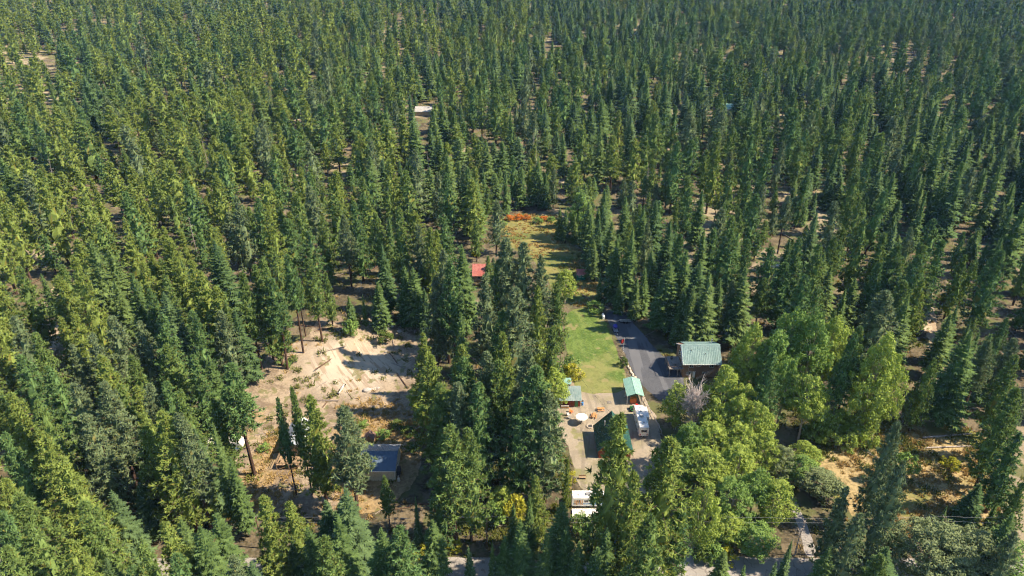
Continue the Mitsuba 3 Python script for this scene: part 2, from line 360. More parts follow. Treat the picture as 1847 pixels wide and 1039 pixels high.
surf('rock', lambda p, n, uv: mix((0.36, 0.32, 0.27), (0.58, 0.53, 0.46), fbm(p.x * 2.5, p.y * 2.5, p.z * 2.5)), 0.95)
surf('charred_log', lambda p, n, uv: mix((0.05, 0.045, 0.04), (0.62, 0.58, 0.52), smoothstep(0.42, 0.58, fbm(p.x * 0.9, p.y * 0.55, p.z))), 0.9)
surf('dead_wood', lambda p, n, uv: mix((0.30, 0.27, 0.25), (0.50, 0.46, 0.43), noise(p.x * 3, p.y * 3, p.z * 3)), 0.9)

# ---------------------------------------------------------------- brown house
h = thing('house', 'two-storey brown house with a pale teal metal roof beside the dark driveway', 'house')
add(h, 'wall', prism([(161.5, -0.3), (170.5, -0.3), (170.5, 6.0), (165.4, 8.58), (161.5, 5.2)], 'x', 49.0, 59.2), 'brown_siding')
add(h, 'roof', slope((48.5, 161.0, 4.78), (59.7, 161.0, 4.78), (48.5, 165.4, 8.7), (59.7, 165.4, 8.7), rib=0.5, rib_h=0.07), 'teal_roof')
add(h, 'roof', slope((49.8, 171.0, 6.1), (59.9, 171.0, 6.1), (49.8, 165.4, 8.7), (59.9, 165.4, 8.7)), 'teal_roof')
add(h, 'chimney', [bar((57.6, 166.6, 7.6), (57.6, 166.6, 9.6), 0.14, 12), bar((57.6, 166.6, 9.62), (57.6, 166.6, 9.74), 0.22, 12)], 'galvanised', smooth=40)
for vx, vy in ((51.3, 164.0), (55.2, 163.2)):
    add(h, 'roof_vent', bar((vx, vy, 4.78 + (vy - 161.0) * 0.891 - 0.1), (vx, vy, 4.78 + (vy - 161.0) * 0.891 + 0.4), 0.09, 10), 'dark_metal', smooth=40)
add(h, 'gutter', box(48.5, 59.7, 160.86, 160.98, 4.64, 4.75), 'trim_white')
add(h, 'ridge_cap', prism([(165.15, 8.54), (165.65, 8.54), (165.4, 8.78)], 'x', 48.48, 59.72), 'teal_roof')
for wx, wz, ww, wh in ((51.2, 4.0, 0.9, 1.1), (53.2, 4.15, 0.8, 0.8), (57.0, 4.05, 1.1, 1.1), (50.7, 1.35, 1.3, 0.9), (55.1, 1.4, 0.9, 0.8), (56.3, 1.55, 0.8, 0.6)):
    window(h, (wx, 161.5, wz), ww, wh, '-y')
add(h, 'door', box(51.75, 52.55, 161.40, 161.498, 0.05, 1.95), 'trim_white', label='white door under the front wall windows')
add(h, 'downpipe', [bar((50.45, 161.42, 2.1), (50.45, 161.42, 5.0), 0.05), beam((50.45, 161.42, 2.1), (52.6, 161.42, 2.1), 0.08, 0.08)], 'trim_white')
stair = [beam((52.8, 160.7, 0.0), (56.8, 160.7, 2.5), 0.10, 0.28)]
for k in range(10):
    stair.append(box(52.9 + 0.4 * k, 53.25 + 0.4 * k, 160.1, 161.3, 0.2 + 0.25 * k, 0.26 + 0.25 * k))
add(h, 'outdoor_stair', stair + [beam((52.8, 160.05, 0.9), (56.8, 160.05, 3.4), 0.06, 0.10)], 'plank_wood')
add(h, 'gable_trim', [beam((48.5, 161.1, 4.92), (48.5, 165.35, 8.6), 0.08, 0.26), beam((48.5, 170.3, 6.0), (48.5, 165.45, 8.6), 0.08, 0.26)], 'trim_white')
for wy in (163.6, 165.4, 167.2):
    window(h, (49.0, wy, 5.3 if wy == 165.4 else 4.4), 1.2, 2.2 if wy == 165.4 else 1.6, '-x')
d = add(h, 'deck', [box(45.0, 48.97, 161.6, 168.2, 2.62, 2.80)] + [bar((x, y, 0), (x, y, 2.62), 0.10) for x in (45.3, 47.6) for y in (161.9, 165.0, 167.9)], 'grey_wood')
add(d, 'railing', [box(44.98, 45.06, 161.6, 168.2, 3.62, 3.72), box(45.06, 48.9, 161.58, 161.66, 3.62, 3.72)] + [box(44.99, 45.05, y, y + 0.05, 2.8, 3.62) for y in np.arange(161.7, 168.2, 0.5)] + [box(x, x + 0.05, 161.59, 161.65, 2.8, 3.62) for x in np.arange(45.5, 48.9, 0.5)], 'pole_wood')
k = thing('deck_table', 'pale table with benches on the deck of the brown house', 'table')
add(k, 'table_top', box(46.2, 47.4, 163.2, 165.0, 3.50, 3.56), 'grey_wood')
for x in (46.35, 47.2):
    for y in (163.35, 164.8):
        add(k, 'leg', box(x, x + 0.07, y, y + 0.07, 2.802, 3.5), 'dark_metal')
k = thing('patio_chair', 'dark chair on the deck next to the house wall', 'chair')
add(k, 'seat', box(46.4, 47.0, 166.2, 166.8, 3.22, 3.28), 'dark_metal')
add(k, 'backrest', box(46.4, 47.0, 166.8, 166.86, 3.28, 3.85), 'dark_metal')
for x in (46.42, 46.92):
    for y in (166.22, 166.72):
        add(k, 'leg', box(x, x + 0.06, y, y + 0.06, 2.802, 3.22), 'dark_metal')

# ---------------------------------------------------------------- green barn, carport, sheds
b = gable_house('barn', 'barn with a steep dark green metal roof on the gravel yard', 'barn', 21.1, 28.9, 127.7, 136.5, 3.0, 7.2, 'y', 'red_siding', 'dark_green_roof', over=0.5)
add(b, 'stove_pipe', [bar((23.0, 133.8, 4.6), (23.0, 133.8, 6.4), 0.13, 10), bar((23.0, 133.8, 6.42), (23.0, 133.8, 6.54), 0.2, 10)], 'galvanised', smooth=40)
add(b, 'barn_door', box(23.4, 26.6, 136.502, 136.58, 0, 3.0), 'grey_wood')
window(b, (21.1, 131.0, 1.7), 1.2, 0.9, '-x')
c = thing('carport', 'open carport with a bright teal gable roof beside the driveway', 'carport')
for x in (31.2, 35.2):
    for y in (148.9, 152.3, 155.8):
        add(c, 'post', box(x - 0.08, x + 0.08, y - 0.08, y + 0.08, 0, 3.12), 'trim_white')
for xa, xb, nm in ((30.9, 33.2, 'roof'), (35.6, 33.2, 'roof')):
    add(c, nm, slope((xa, 148.4, 3.15), (xa, 156.3, 3.15), (xb, 148.4, 4.0), (xb, 156.3, 4.0)), 'bright_teal_roof')
add(c, 'wall', [box(35.24, 35.30, 148.9, 155.8, 0.4, 3.0)], 'trim_white')
add(c, 'ridge_cap', prism([(33.0, 3.92), (33.4, 3.92), (33.2, 4.06)], 'y', 148.38, 156.32), 'bright_teal_roof')
s = thing('shed', 'red-brown shed with a sloping grey-green metal roof at the edge of the yard', 'shed')
add(s, 'wall', prism([(147.9, -0.1), (152.0, -0.1), (152.0, 3.4), (147.9, 2.32)], 'x', 13.0, 18.4), 'red_siding')
add(s, 'roof', slope((12.6, 147.4, 2.35), (18.75, 147.4, 2.35), (12.6, 152.4, 3.66), (18.75, 152.4, 3.66)), 'grey_green_roof')
add(s, 'door', box(16.9, 17.8, 147.82, 147.898, 0.02, 2.0), 'green_paint', label='dark green door')
add(s, 'post', box(18.5, 18.62, 147.5, 147.62, 0, 2.3), 'trim_white')
s = gable_house('small_shed', 'small shed with a bright teal roof behind the grey-green roofed shed', 'shed', 13.4, 16.3, 155.7, 158.2, 2.1, 3.0, 'x', 'red_siding', 'bright_teal_roof', over=0.25)
window(s, (14.6, 155.7, 1.3), 0.6, 0.6, '-y')

# ---------------------------------------------------------------- left homestead
g = gable_house('garage', 'cream garage with a dark blue metal roof below the bare clearing', 'garage', -36.2, -27.3, 120.0, 128.6, 3.55, 5.3, 'x', 'cream_siding', 'blue_roof', over=0.35, far_roof='pale_blue_roof')
add(g, 'corner_trim', [box(-27.42, -27.28, 119.97, 120.11, 0, 3.5), box(-36.22, -36.08, 119.97, 120.11, 0, 3.5)], 'trim_white')
add(g, 'roof_vent', bar((-30.4, 122.6, 4.2), (-30.4, 122.6, 5.1), 0.1, 10), 'galvanised', smooth=40)
add(g, 'gutter', box(-36.5, -26.95, 119.50, 119.62, 3.30, 3.42), 'trim_white')
window(g, (-27.3, 124.3, 1.8), 1.0, 0.9, '+x')
k = thing('storage_rack', 'dark rack with white cans against the end of the blue-roofed garage', 'rack')
add(k, 'frame', [box(-27.15, -27.08, y, y + 0.07, 0, 2.0) for y in (121.0, 122.9)] + [box(-26.45, -26.38, y, y + 0.07, 0, 2.0) for y in (121.0, 122.9)] + [box(-27.15, -26.38, 121.0, 122.97, z, z + 0.04) for z in (0.5, 1.2, 1.9)], 'dark_metal')
k = single('propane_bottle', 'white gas bottle standing on the ground by the garage end', 'gas bottle', [trimesh.creation.capsule(0.9, 0.32).apply_translation((-26.5, 119.9, 0.36)), bar((-26.5, 119.9, 1.5), (-26.5, 119.9, 1.75), 0.12)], 'trim_white', smooth=40)
c = gable_house('well_house', 'tiny tan well house with a brown gabled roof behind the garage', 'shed', -36.9, -34.7, 133.0, 134.9, 1.65, 2.6, 'y', 'tan_siding', 'brown_roof', over=0.28)
add(c, 'door', box(-36.15, -35.45, 132.92, 132.998, 0.02, 1.5), 'plank_wood')
c = gable_house('cabin', 'tall cabin with a silver metal roof half hidden behind the skinny pines', 'cabin', -55.6, -50.4, 127.0, 136.0, 3.9, 6.2, 'y', 'tan_siding', 'silver_roof', over=0.4)
window(c, (-54.4, 127.0, 2.4), 0.9, 1.0, '-y')
d = add(c, 'porch', [box(-56.2, -50.2, 123.6, 126.95, 1.32, 1.46)] + [box(x, x + 0.14, y, y + 0.14, 0, 1.32) for x in (-56.2, -53.3, -50.4) for y in (123.6, 126.6)], 'plank_wood')
add(d, 'railing', [box(-56.2, -50.2, 123.58, 123.66, z, z + 0.09) for z in (1.95, 2.4)] + [box(-56.22, -56.14, 123.6, 126.9, z, z + 0.09) for z in (1.95, 2.4)] + [box(x, x + 0.09, 123.6, 123.69, 1.46, 2.4) for x in np.arange(-56.2, -50.2, 0.75)], 'plank_wood')
add(d, 'brace', [beam((-56.1, 123.6, 0.1), (-53.3, 123.6, 1.3), 0.1, 0.1), beam((-53.2, 123.6, 0.1), (-50.4, 123.6, 1.3), 0.1, 0.1)], 'plank_wood')

def trailer(key, label, x0, y0, L, W, Hh, deg, z0=0.55, slide=None):
    """A travel trailer whose length runs along +x from (x0, y0) before it is turned."""
    t = thing(key, label, 'trailer')
    at = (x0, y0)
    prof = [(0.0, 0.25), (0.25, 0.0), (L - 0.9, 0.0), (L, 0.75), (L, 1.6), (L - 0.45, Hh - z0), (0.12, Hh - z0), (0.0, Hh - z0 - 0.15)]
    body = prism(prof, 'y', 0, W)
    body.apply_translation((x0, y0, z0))
    add(t, 'body', spin(body, deg, at), 'rv_white')
    add(t, 'roof', spin(box(x0 + 0.15, x0 + L - 0.55, y0 + 0.06, y0 + W - 0.06, Hh + 0.002, Hh + 0.05), deg, at), 'rv_white')
    add(t, 'air_conditioner', spin(box(x0 + L * 0.42, x0 + L * 0.42 + 0.9, y0 + W / 2 - 0.4, y0 + W / 2 + 0.4, Hh + 0.05, Hh + 0.36), deg, at), 'rv_grey')
    for fx in (0.18, 0.66, 0.8):
        add(t, 'vent', spin(box(x0 + L * fx, x0 + L * fx + 0.4, y0 + W * 0.35, y0 + W * 0.35 + 0.4, Hh + 0.05, Hh + 0.18), deg, at), 'rv_grey')
    for sy, yy2 in ((-1, y0), (1, y0 + W)):
        add(t, 'stripe', spin(box(x0 + 0.3, x0 + L - 0.3, min(yy2, yy2 + sy * 0.006), max(yy2, yy2 + sy * 0.006), z0 + 0.55, z0 + 0.85), deg, at), 'blue_stripe')
        for fx in (0.14, 0.36, 0.74):
            add(t, 'window', spin(box(x0 + L * fx, x0 + L * fx + 0.9, min(yy2, yy2 + sy * 0.02), max(yy2, yy2 + sy * 0.02), z0 + 1.15, z0 + 1.8), deg, at), 'window_glass')
        for fx in (0.36, 0.47):
            w = trimesh.creation.cylinder(0.36, 0.24, sections=18)
            w.apply_transform(trimesh.transformations.rotation_matrix(math.pi / 2, [1, 0, 0]))
            w.apply_translation((x0 + L * fx, yy2 - sy * 0.16, 0.36))
            add(t, 'wheel', spin(w, deg, at), 'black_rubber', smooth=40)
    add(t, 'door', spin(box(x0 + L * 0.56, x0 + L * 0.56 + 0.7, y0 - 0.03, y0 - 0.008, z0 + 0.15, z0 + 2.0), deg, at), 'rv_grey')
    add(t, 'hitch', spin([beam((x0 + L - 0.3, y0 + 0.6, 0.5), (x0 + L + 1.2, y0 + W / 2, 0.5), 0.1, 0.1), beam((x0 + L - 0.3, y0 + W - 0.6, 0.5), (x0 + L + 1.2, y0 + W / 2, 0.5), 0.1, 0.1)], deg, at), 'dark_metal')
    if slide:
        a, bb = slide
        add(t, 'slide_out', spin(box(x0 + a, x0 + bb, y0 + W, y0 + W + 0.9, z0 + 0.25, Hh - 0.25), deg, at), 'rv_white')
    return t

# fifth-wheel trailer in the yard: tail towards the camera
r = trailer('travel_trailer', 'long white travel trailer with roof vents parked along the gravel yard edge', 34.5, 135.0, 9.6, 2.35, 3.45, 90)
add(r, 'slide_out', box(34.52, 35.4, 139.6, 143.8, 0.9, 3.2), 'rv_white')
add(r, 'rear_window', box(32.6, 34.05, 134.96, 134.995, 2.0, 2.7), 'window_glass')
add(r, 'bumper', box(32.3, 34.4, 134.78, 134.99, 0.5, 0.75), 'dark_metal')
for x in (32.3, 34.1):
    add(r, 'tail_light', box(x, x + 0.2, 134.95, 134.993, 1.0, 1.5), 'red_paint')
add(r, 'ladder', [bar((33.9, 134.9, 0.9), (33.9, 134.9, 3.5), 0.025), bar((34.3, 134.9, 0.9), (34.3, 134.9, 3.5), 0.025)] + [bar((33.9, 134.9, z), (34.3, 134.9, z), 0.02) for z in np.arange(1.1, 3.5, 0.35)], 'galvanised')
trailer('travel_trailer', 'white trailer lying across behind the firs with a blue tarp in front', -75.6, 129.6, 9.2, 2.4, 2.9, 2)
tp = trimesh.creation.icosphere(3, 1.0)
tp.vertices *= [1.7, 1.0, 1.15]
tp.vertices += 0.35 * (meshkit.fbm(tp.vertices * 1.3 + 3, 3)[:, None] - 0.5) * tp.vertices
tp.vertices[:, 2] = np.maximum(tp.vertices[:, 2], -0.05)
single('tarp_pile', 'pile covered by a bright blue tarp in front of a white trailer', 'tarp', tp.copy().apply_translation((-69.4, 128.2, 0.05)), 'tarp_blue', smooth=True)
single('propane_tank', 'white propane tank lying among the firs at the lower left', 'propane tank', [trimesh.creation.capsule(1.3, 0.42).apply_transform(trimesh.transformations.rotation_matrix(math.pi / 2, [0, 1, 0])).apply_translation((-71.2, 120.9, 0.75)), box(-71.0, -70.8, 120.6, 121.2, 0, 0.4), box(-70.1, -69.9, 120.6, 121.2, 0, 0.4)], 'rv_white', smooth=40)
t = trailer('travel_trailer', 'white trailer with dark windows beside a white deck, behind the large foreground pine', 13.3, 111.6, 7.6, 2.4, 2.9, 0)
add(t, 'wood_panel', [box(x, x + 0.22, 111.56, 111.59, 1.0, 2.3) for x in (13.9, 14.25, 14.6, 15.1, 15.5)], 'cedar', label='row of upright brown boards on the side wall')
add(t, 'mural', [box(17.6, 19.6, 111.565, 111.592, 1.0, 2.3)], 'blue_stripe')
k = thing('white_deck', 'low white deck in front of the trailer by the foreground pine', 'deck')
add(k, 'floor', box(13.3, 20.6, 108.6, 111.1, 0.22, 0.32), 'canvas_white')
add(k, 'joist', [box(x, x + 0.1, 108.7, 111.0, 0, 0.218) for x in np.arange(13.4, 20.6, 1.4)], 'grey_wood')

# ---------------------------------------------------------------- red roofs by the meadow
c = gable_house('red_cabin', 'cabin with a red metal roof hidden among the tall trees', 'cabin', -14.0, -8.6, 221.0, 228.0, 3.0, 5.6, 'x', 'tan_siding', 'red_roof', over=0.5)
window(c, (-12.0, 221.0, 1.7), 1.1, 1.1, '-y')
c = gable_house('playhouse', 'little teal-green house with a red roof beside the meadow', 'shed', 23.9, 26.9, 222.6, 226.0, 2.3, 3.6, 'x', 'teal_siding', 'red_roof', over=0.3)
window(c, (24.7, 222.6, 1.5), 0.6, 0.6, '-y')
window(c, (26.0, 222.6, 1.5), 0.6, 0.6, '-y')

# ---------------------------------------------------------------- farther roofs between the trees
zf = float(Z(-57, 457))
def lifted(t, dz):
    for k in [k for k in scene if k.startswith(t + '__')]:
        scene[k]['to_world'] = T().translate([0, 0, dz])
c = gable_house('far_house', 'low pale grey house roof in a gap of the far forest', 'house', -64, -50, 453, 462, 3.0, 5.2, 'x', 'tan_siding', 'grey_roof', over=0.5)
lifted(c, float(Z(-57, 457)))
c = gable_house('far_house', 'house with a teal roof among the far trees on the right', 'house', 144, 154, 468, 476, 3.2, 5.6, 'x', 'tan_siding', 'bright_teal_roof', over=0.5)
lifted(c, float(Z(150, 472)))
c = trailer('travel_trailer', 'white trailer under the trees in the right-hand forest', 93.5, 227.5, 8.5, 2.4, 2.8, 12)
c = trailer('travel_trailer', 'small white trailer far off among the pines below a teal roof', 136, 438, 6.5, 2.4, 2.8, 60)
lifted(c, float(Z(139, 439)))

# ---------------------------------------------------------------- things in the yard
u = thing('garden_umbrella', 'white octagonal umbrella over a round table in the gravel yard', 'umbrella')
a = np.arange(8) * math.pi / 4 + math.pi / 8
rim = np.stack([18.1 + 1.62 * np.cos(a), 140.9 + 1.62 * np.sin(a), np.full(8, 2.22)], 1)
cn = trimesh.Trimesh(np.vstack([rim, rim - [0, 0, 0.12], [[18.1, 140.9, 2.62]], [[18.1, 140.9, 2.58]]]), [[i, (i + 1) % 8, 16] for i in range(8)] + [[(i + 1) % 8 + 8, i + 8, 17] for i in range(8)] + [[i, i + 8, (i + 1) % 8 + 8] for i in range(8)] + [[i, (i + 1) % 8 + 8, (i + 1) % 8] for i in range(8)])
add(u, 'canopy', cn, 'canvas_white')
add(u, 'pole', bar((18.1, 140.9, 0.0), (18.1, 140.9, 2.7), 0.03), 'trim_white')
add(u, 'rib', [bar((18.1, 140.9, 2.53), tuple(rim[i] - [0, 0, 0.03]), 0.012, 5) for i in range(8)], 'galvanised')
k = thing('patio_table', 'round pale table under the white umbrella', 'table')
tt = trimesh.creation.annulus(0.05, 0.6, 0.04, sections=24)
tt.apply_translation((18.1, 140.9, 0.72))
add(k, 'table_top', tt, 'grey_wood')
for i in range(4):
    add(k, 'leg', bar((18.1 + 0.45 * math.cos(i * 1.57), 140.9 + 0.45 * math.sin(i * 1.57), 0), (18.1 + 0.35 * math.cos(i * 1.57), 140.9 + 0.35 * math.sin(i * 1.57), 0.7), 0.025), 'dark_metal')

def picnic(x, y, deg, label):
    k = thing('picnic_table', label, 'picnic table', 'picnic tables in the gravel yard')
    at = (x, y)
    for i in range(4):
        add(k, 'plank', spin(box(x - 0.95, x + 0.95, y - 0.4 + 0.205 * i, y - 0.4 + 0.205 * i + 0.19, 0.72, 0.76), deg, at), 'cedar')
    for sy in (-0.78, 0.55):
        add(k, 'seat', spin(box(x - 0.95, x + 0.95, y + sy, y + sy + 0.24, 0.42, 0.46), deg, at), 'cedar')
    for sx in (-0.65, 0.65):
        for sg in (-1, 1):
            add(k, 'leg', spin(beam((x + sx, y + sg * 0.62, 0.0), (x + sx, y + sg * 0.22, 0.72), 0.05, 0.10), deg, at), 'cedar')
        add(k, 'brace', spin(box(x + sx - 0.06, x + sx - 0.02, y - 0.78, y + 0.79, 0.36, 0.42), deg, at), 'cedar')
picnic(23.8, 146.3, 3, 'orange-brown picnic table nearer the carport shadow')
picnic(21.7, 143.6, 75, 'orange-brown picnic table turned end-on beside the barn roof')

def lawn_chair(x, y, deg, m, label):
    k = thing('garden_chair', label, 'chair')
    at = (x, y)
    add(k, 'seat', spin(box(x - 0.3, x + 0.3, y - 0.3, y + 0.3, 0.36, 0.42), deg, at), m)
    add(k, 'backrest', spin(beam((x, y + 0.3, 0.4), (x, y + 0.55, 1.05), 0.58, 0.05), deg, at), m)
    for sx in (-1, 1):
        add(k, 'armrest', spin(box(x + sx * 0.36 - 0.06, x + sx * 0.36 + 0.06, y - 0.35, y + 0.35, 0.60, 0.64), deg, at), m)
        for sy in (-0.3, 0.25):
            add(k, 'leg', spin(box(x + sx * 0.36 - 0.04, x + sx * 0.36 + 0.04, y + sy - 0.04, y + sy + 0.04, 0, 0.6), deg, at), m)
lawn_chair(15.8, 145.3, 40, 'orange_paint', 'orange garden chair in front of the red-brown shed')
lawn_chair(15.2, 142.9, 70, 'rv_grey', 'grey garden chair between the orange chair and the umbrella')
lawn_chair(14.9, 144.2, 95, 'trim_white', 'white garden chair left of the orange chair')
k = thing('fire_pit', 'round stone fire pit beside the barn', 'fire pit')
rs = np.random.default_rng(5)
for i in range(11):
    an = i * 2 * math.pi / 11
    st = trimesh.creation.icosphere(1, 0.24)
    st.vertices *= rs.uniform(0.75, 1.25, (len(st.vertices), 1))
    st.apply_translation((20.2 + 0.75 * math.cos(an), 139.6 + 0.75 * math.sin(an), 0.14))
    add(k, 'stone', st, 'rock')
add(k, 'ash_bed', trimesh.creation.cylinder(0.6, 0.08, sections=20).apply_translation((20.2, 139.6, 0.07)), 'dark_metal')

def mower(x, y, deg, paint, label):
    k = thing('riding_mower', label, 'mower')
    at = (x, y)
    add(k, 'hood', spin(prism([(0, 0), (1.0, 0), (1.0, 0.38), (0.85, 0.5), (0.0, 0.55)], 'y', -0.32, 0.32).apply_translation((x - 0.1, y, 0.38)), deg, at), paint)
    add(k, 'deck', spin(box(x - 0.6, x + 0.3, y - 0.5, y + 0.5, 0.18, 0.34), deg, at), paint)
    add(k, 'fender', spin(box(x - 0.95, x - 0.15, y - 0.42, y + 0.42, 0.5, 0.6), deg, at), paint)
    add(k, 'seat', spin([box(x - 0.75, x - 0.3, y - 0.22, y + 0.22, 0.6, 0.72), box(x - 0.85, x - 0.74, y - 0.22, y + 0.22, 0.7, 1.1)], deg, at), 'black_rubber')
    add(k, 'steering_wheel', spin([bar((x - 0.05, y, 0.85), (x - 0.15, y, 1.05), 0.02), trimesh.creation.torus(0.16, 0.02, major_sections=14, minor_sections=6).apply_translation((x - 0.16, y, 1.06))], deg, at), 'dark_metal')
    for sx, rr in ((0.65, 0.2), (-0.6, 0.28)):
        for sy in (-0.45, 0.45):
            w = trimesh.creation.cylinder(rr, 0.18, sections=14).apply_transform(trimesh.transformations.rotation_matrix(math.pi / 2, [1, 0, 0])).apply_translation((x + sx, y + sy, rr))
            add(k, 'wheel', spin(w, deg, at), 'black_rubber')
mower(33.6, 147.4, 80, 'red_paint', 'red riding mower between the carport and the white trailer')
mower(32.1, 146.5, 95, 'green_paint', 'green riding mower left of the red mower')
k = thing('storage_box', 'orange storage box under the near end of the carport roof', 'box')
add(k, 'bin', box(32.2, 33.8, 149.3, 150.3, 0, 1.5), 'orange_paint')
add(k, 'lid', box(32.15, 33.85, 149.25, 150.35, 1.502, 1.58), 'orange_paint')

def car(x, y, deg, paint, label):
    k = thing('parked_car', label, 'car')
    at = (x, y)
    add(k, 'body', spin(prism([(-2.2, 0.35), (2.2, 0.35), (2.25, 0.8), (1.2, 0.95), (0.6, 1.42), (-1.2, 1.45), (-1.9, 0.98), (-2.25, 0.9)], 'y', -0.88, 0.88).apply_translation((x, y, 0)), deg, at), paint)
    add(k, 'windshield', spin(beam((x + 1.13, y, 1.0), (x + 0.66, y, 1.40), 1.5, 0.03), deg, at), 'window_glass')
    for sy in (-0.885, 0.885):
        add(k, 'side_window', spin(prism([(-1.6, 1.0), (0.95, 1.0), (0.5, 1.36), (-1.15, 1.38)], 'y', min(sy, sy * 1.01), max(sy, sy * 1.01)).apply_translation((x, y, 0)), deg, at), 'window_glass')
        for sx in (-1.4, 1.4):
            w = trimesh.creation.cylinder(0.33, 0.22, sections=16).apply_transform(trimesh.transformations.rotation_matrix(math.pi / 2, [1, 0, 0])).apply_translation((x + sx, y + sy * 0.93, 0.33))
            add(k, 'wheel', spin(w, deg, at), 'black_rubber')
car(36.2, 126.4, 80, 'rv_white', 'pale car in the shade behind the yellow-green foreground pine')

k = thing('firewood_stack', 'stack of split firewood against the red-brown shed wall', 'firewood')
for i in range(9):
    for j in range(4):
        add(k, 'log', bar((13.2 + i * 0.24 + 0.12 * (j % 2), 147.05, 0.12 + j * 0.21), (13.2 + i * 0.24 + 0.12 * (j % 2), 147.6, 0.12 + j * 0.21), 0.115, 7), ('dead_wood', 'cedar', 'plank_wood')[(i * 3 + j) % 3])
for x, y, m, w in ((19.1, 148.6, 'tarp_blue', 'blue steel drum by the corner of the red-brown shed'), (19.2, 149.4, 'dark_metal', 'black steel drum behind the blue drum')):
    k = thing('drum', w, 'drum')
    add(k, 'barrel', trimesh.creation.cylinder(0.29, 0.88, sections=18).apply_translation((x, y, 0.44)), m, smooth=40)
    add(k, 'rim', trimesh.creation.torus(0.29, 0.025, major_sections=18, minor_sections=6).apply_translation((x, y, 0.88)), 'galvanised')
k = thing('wood_pallet', 'grey wooden pallet lying on the gravel beyond the picnic tables', 'pallet')
for i in range(6):
    add(k, 'slat', box(26.0 + 0.2 * i, 26.14 + 0.2 * i, 149.2, 150.3, 0.13, 0.16), 'grey_wood')
add(k, 'runner', [box(26.0, 27.14, y, y + 0.08, 0.03, 0.129) for y in (149.2, 149.7, 150.2)], 'grey_wood')

# low log rail along the yard and stones along the driveway
k = thing('rail_fence', 'low pale log rail along the right side of the gravel yard', 'fence')
ends = np.linspace([35.9, 153.0], [38.3, 137.0], 7)
for i in range(7):
    add(k, 'post', bar((ends[i][0], ends[i][1], -0.05), (ends[i][0], ends[i][1], 0.75), 0.09), 'grey_wood')
for i in range(6):
    add(k, 'rail', bar((ends[i][0], ends[i][1], 0.62), (ends[i + 1][0], ends[i + 1][1], 0.62), 0.10), 'dead_wood')
for i in range(16):
    t = i / 15
    x, y = 33.4 + 1.9 * t + rs.normal(0, 0.12), 171.5 - 11.0 * t + rs.normal(0, 0.15)
    st = trimesh.creation.icosphere(2, 0.38)
    st.vertices *= (0.75 + 0.5 * meshkit.noise(st.vertices * 3 + i * 9))[:, None] * np.array([1.1, 1.3, 0.75]) * rs.uniform(0.7, 1.2)
    st.apply_translation((x, y, 0.12))
    single('edging_stone', 'pale rough stone edging the driveway, ' + 'first second third fourth fifth sixth seventh eighth ninth tenth eleventh twelfth thirteenth fourteenth fifteenth sixteenth'.split()[i] + ' from the flagpole end of the row', 'stone', st, 'rock', smooth=30, group='stones edging the driveway')
k = thing('flagpole', 'white flagpole with a red and white flag beside the driveway', 'flagpole')
add(k, 'pole', bar((33.75, 174.0, 0), (33.75, 174.0, 5.6), 0.05), 'trim_white')
fv, ff = [], []
for i in range(9):
    for zz2 in (5.3, 4.0):
        fv.append((33.72 - 0.11 * i, 174.0 + 0.12 * math.sin(i * 1.1), zz2 - 0.09 * i))
for i in range(8):
    ff += [[2 * i, 2 * i + 1, 2 * i + 3], [2 * i, 2 * i + 3, 2 * i + 2]]
fl = trimesh.Trimesh(fv, ff)
add(k, 'flag', fl, 'flag_red')
single('propane_tank', 'white tank lying at the head of the lawn by the driveway', 'propane tank', [trimesh.creation.capsule(1.5, 0.5).apply_transform(trimesh.transformations.rotation_matrix(math.pi / 2, [1, 0, 0])).apply_translation((30.2, 195.3, 0.85)), box(29.9, 30.5, 194.0, 194.2, 0, 0.5), box(29.9, 30.5, 195.2, 195.4, 0, 0.5)], 'rv_white', smooth=40)
k = thing('utility_trailer', 'small trailer with a load under dark blue tarp on the driveway edge', 'trailer')
add(k, 'bed', box(32.5, 33.9, 185.6, 188.4, 0.45, 0.6), 'galvanised')
lo = trimesh.creation.icosphere(2, 1.0)
lo.vertices = lo.vertices * [0.75, 0.95, 0.6] * (0.85 + 0.3 * meshkit.noise(lo.vertices * 2)[:, None])
add(k, 'tarp', lo.apply_translation((33.2, 188.0, 1.15)), 'navy_tarp', smooth=True)
add(k, 'drawbar', beam((33.2, 185.6, 0.5), (33.5, 183.6, 0.45), 0.1, 0.1), 'galvanised')
for x in (32.38, 34.02):
    add(k, 'wheel', trimesh.creation.cylinder(0.32, 0.2, sections=14).apply_transform(trimesh.transformations.rotation_matrix(math.pi / 2, [0, 1, 0])).apply_translation((x, 187.2, 0.32)), 'black_rubber')
k = thing('flatbed_trailer', 'grey flatbed trailer in the shade at the top of the driveway', 'trailer')
add(k, 'bed', box(35.3, 39.0, 191.6, 193.2, 0.55, 0.68), 'galvanised')
add(k, 'drawbar', beam((35.3, 192.4, 0.55), (33.9, 192.2, 0.5), 0.12, 0.12), 'galvanised')
for x in (36.6, 37.6):
    for y in (191.5, 193.3):
        add(k, 'wheel', trimesh.creation.cylinder(0.33, 0.2, sections=14).apply_transform(trimesh.transformations.rotation_matrix(math.pi / 2, [1, 0, 0])).apply_translation((x, y, 0.33)), 'black_rubber')
k = thing('garden_bench', 'brown wooden bench on the dirt behind the white trailer', 'bench')
add(k, 'seat', box(15.7, 17.4, 120.5, 121.0, 0.42, 0.48), 'plank_wood')
add(k, 'backrest', box(15.7, 17.4, 121.0, 121.06, 0.55, 0.95), 'plank_wood')
for x in (15.8, 17.2):
    add(k, 'leg', box(x, x + 0.1, 120.5, 121.06, 0, 0.42), 'plank_wood')

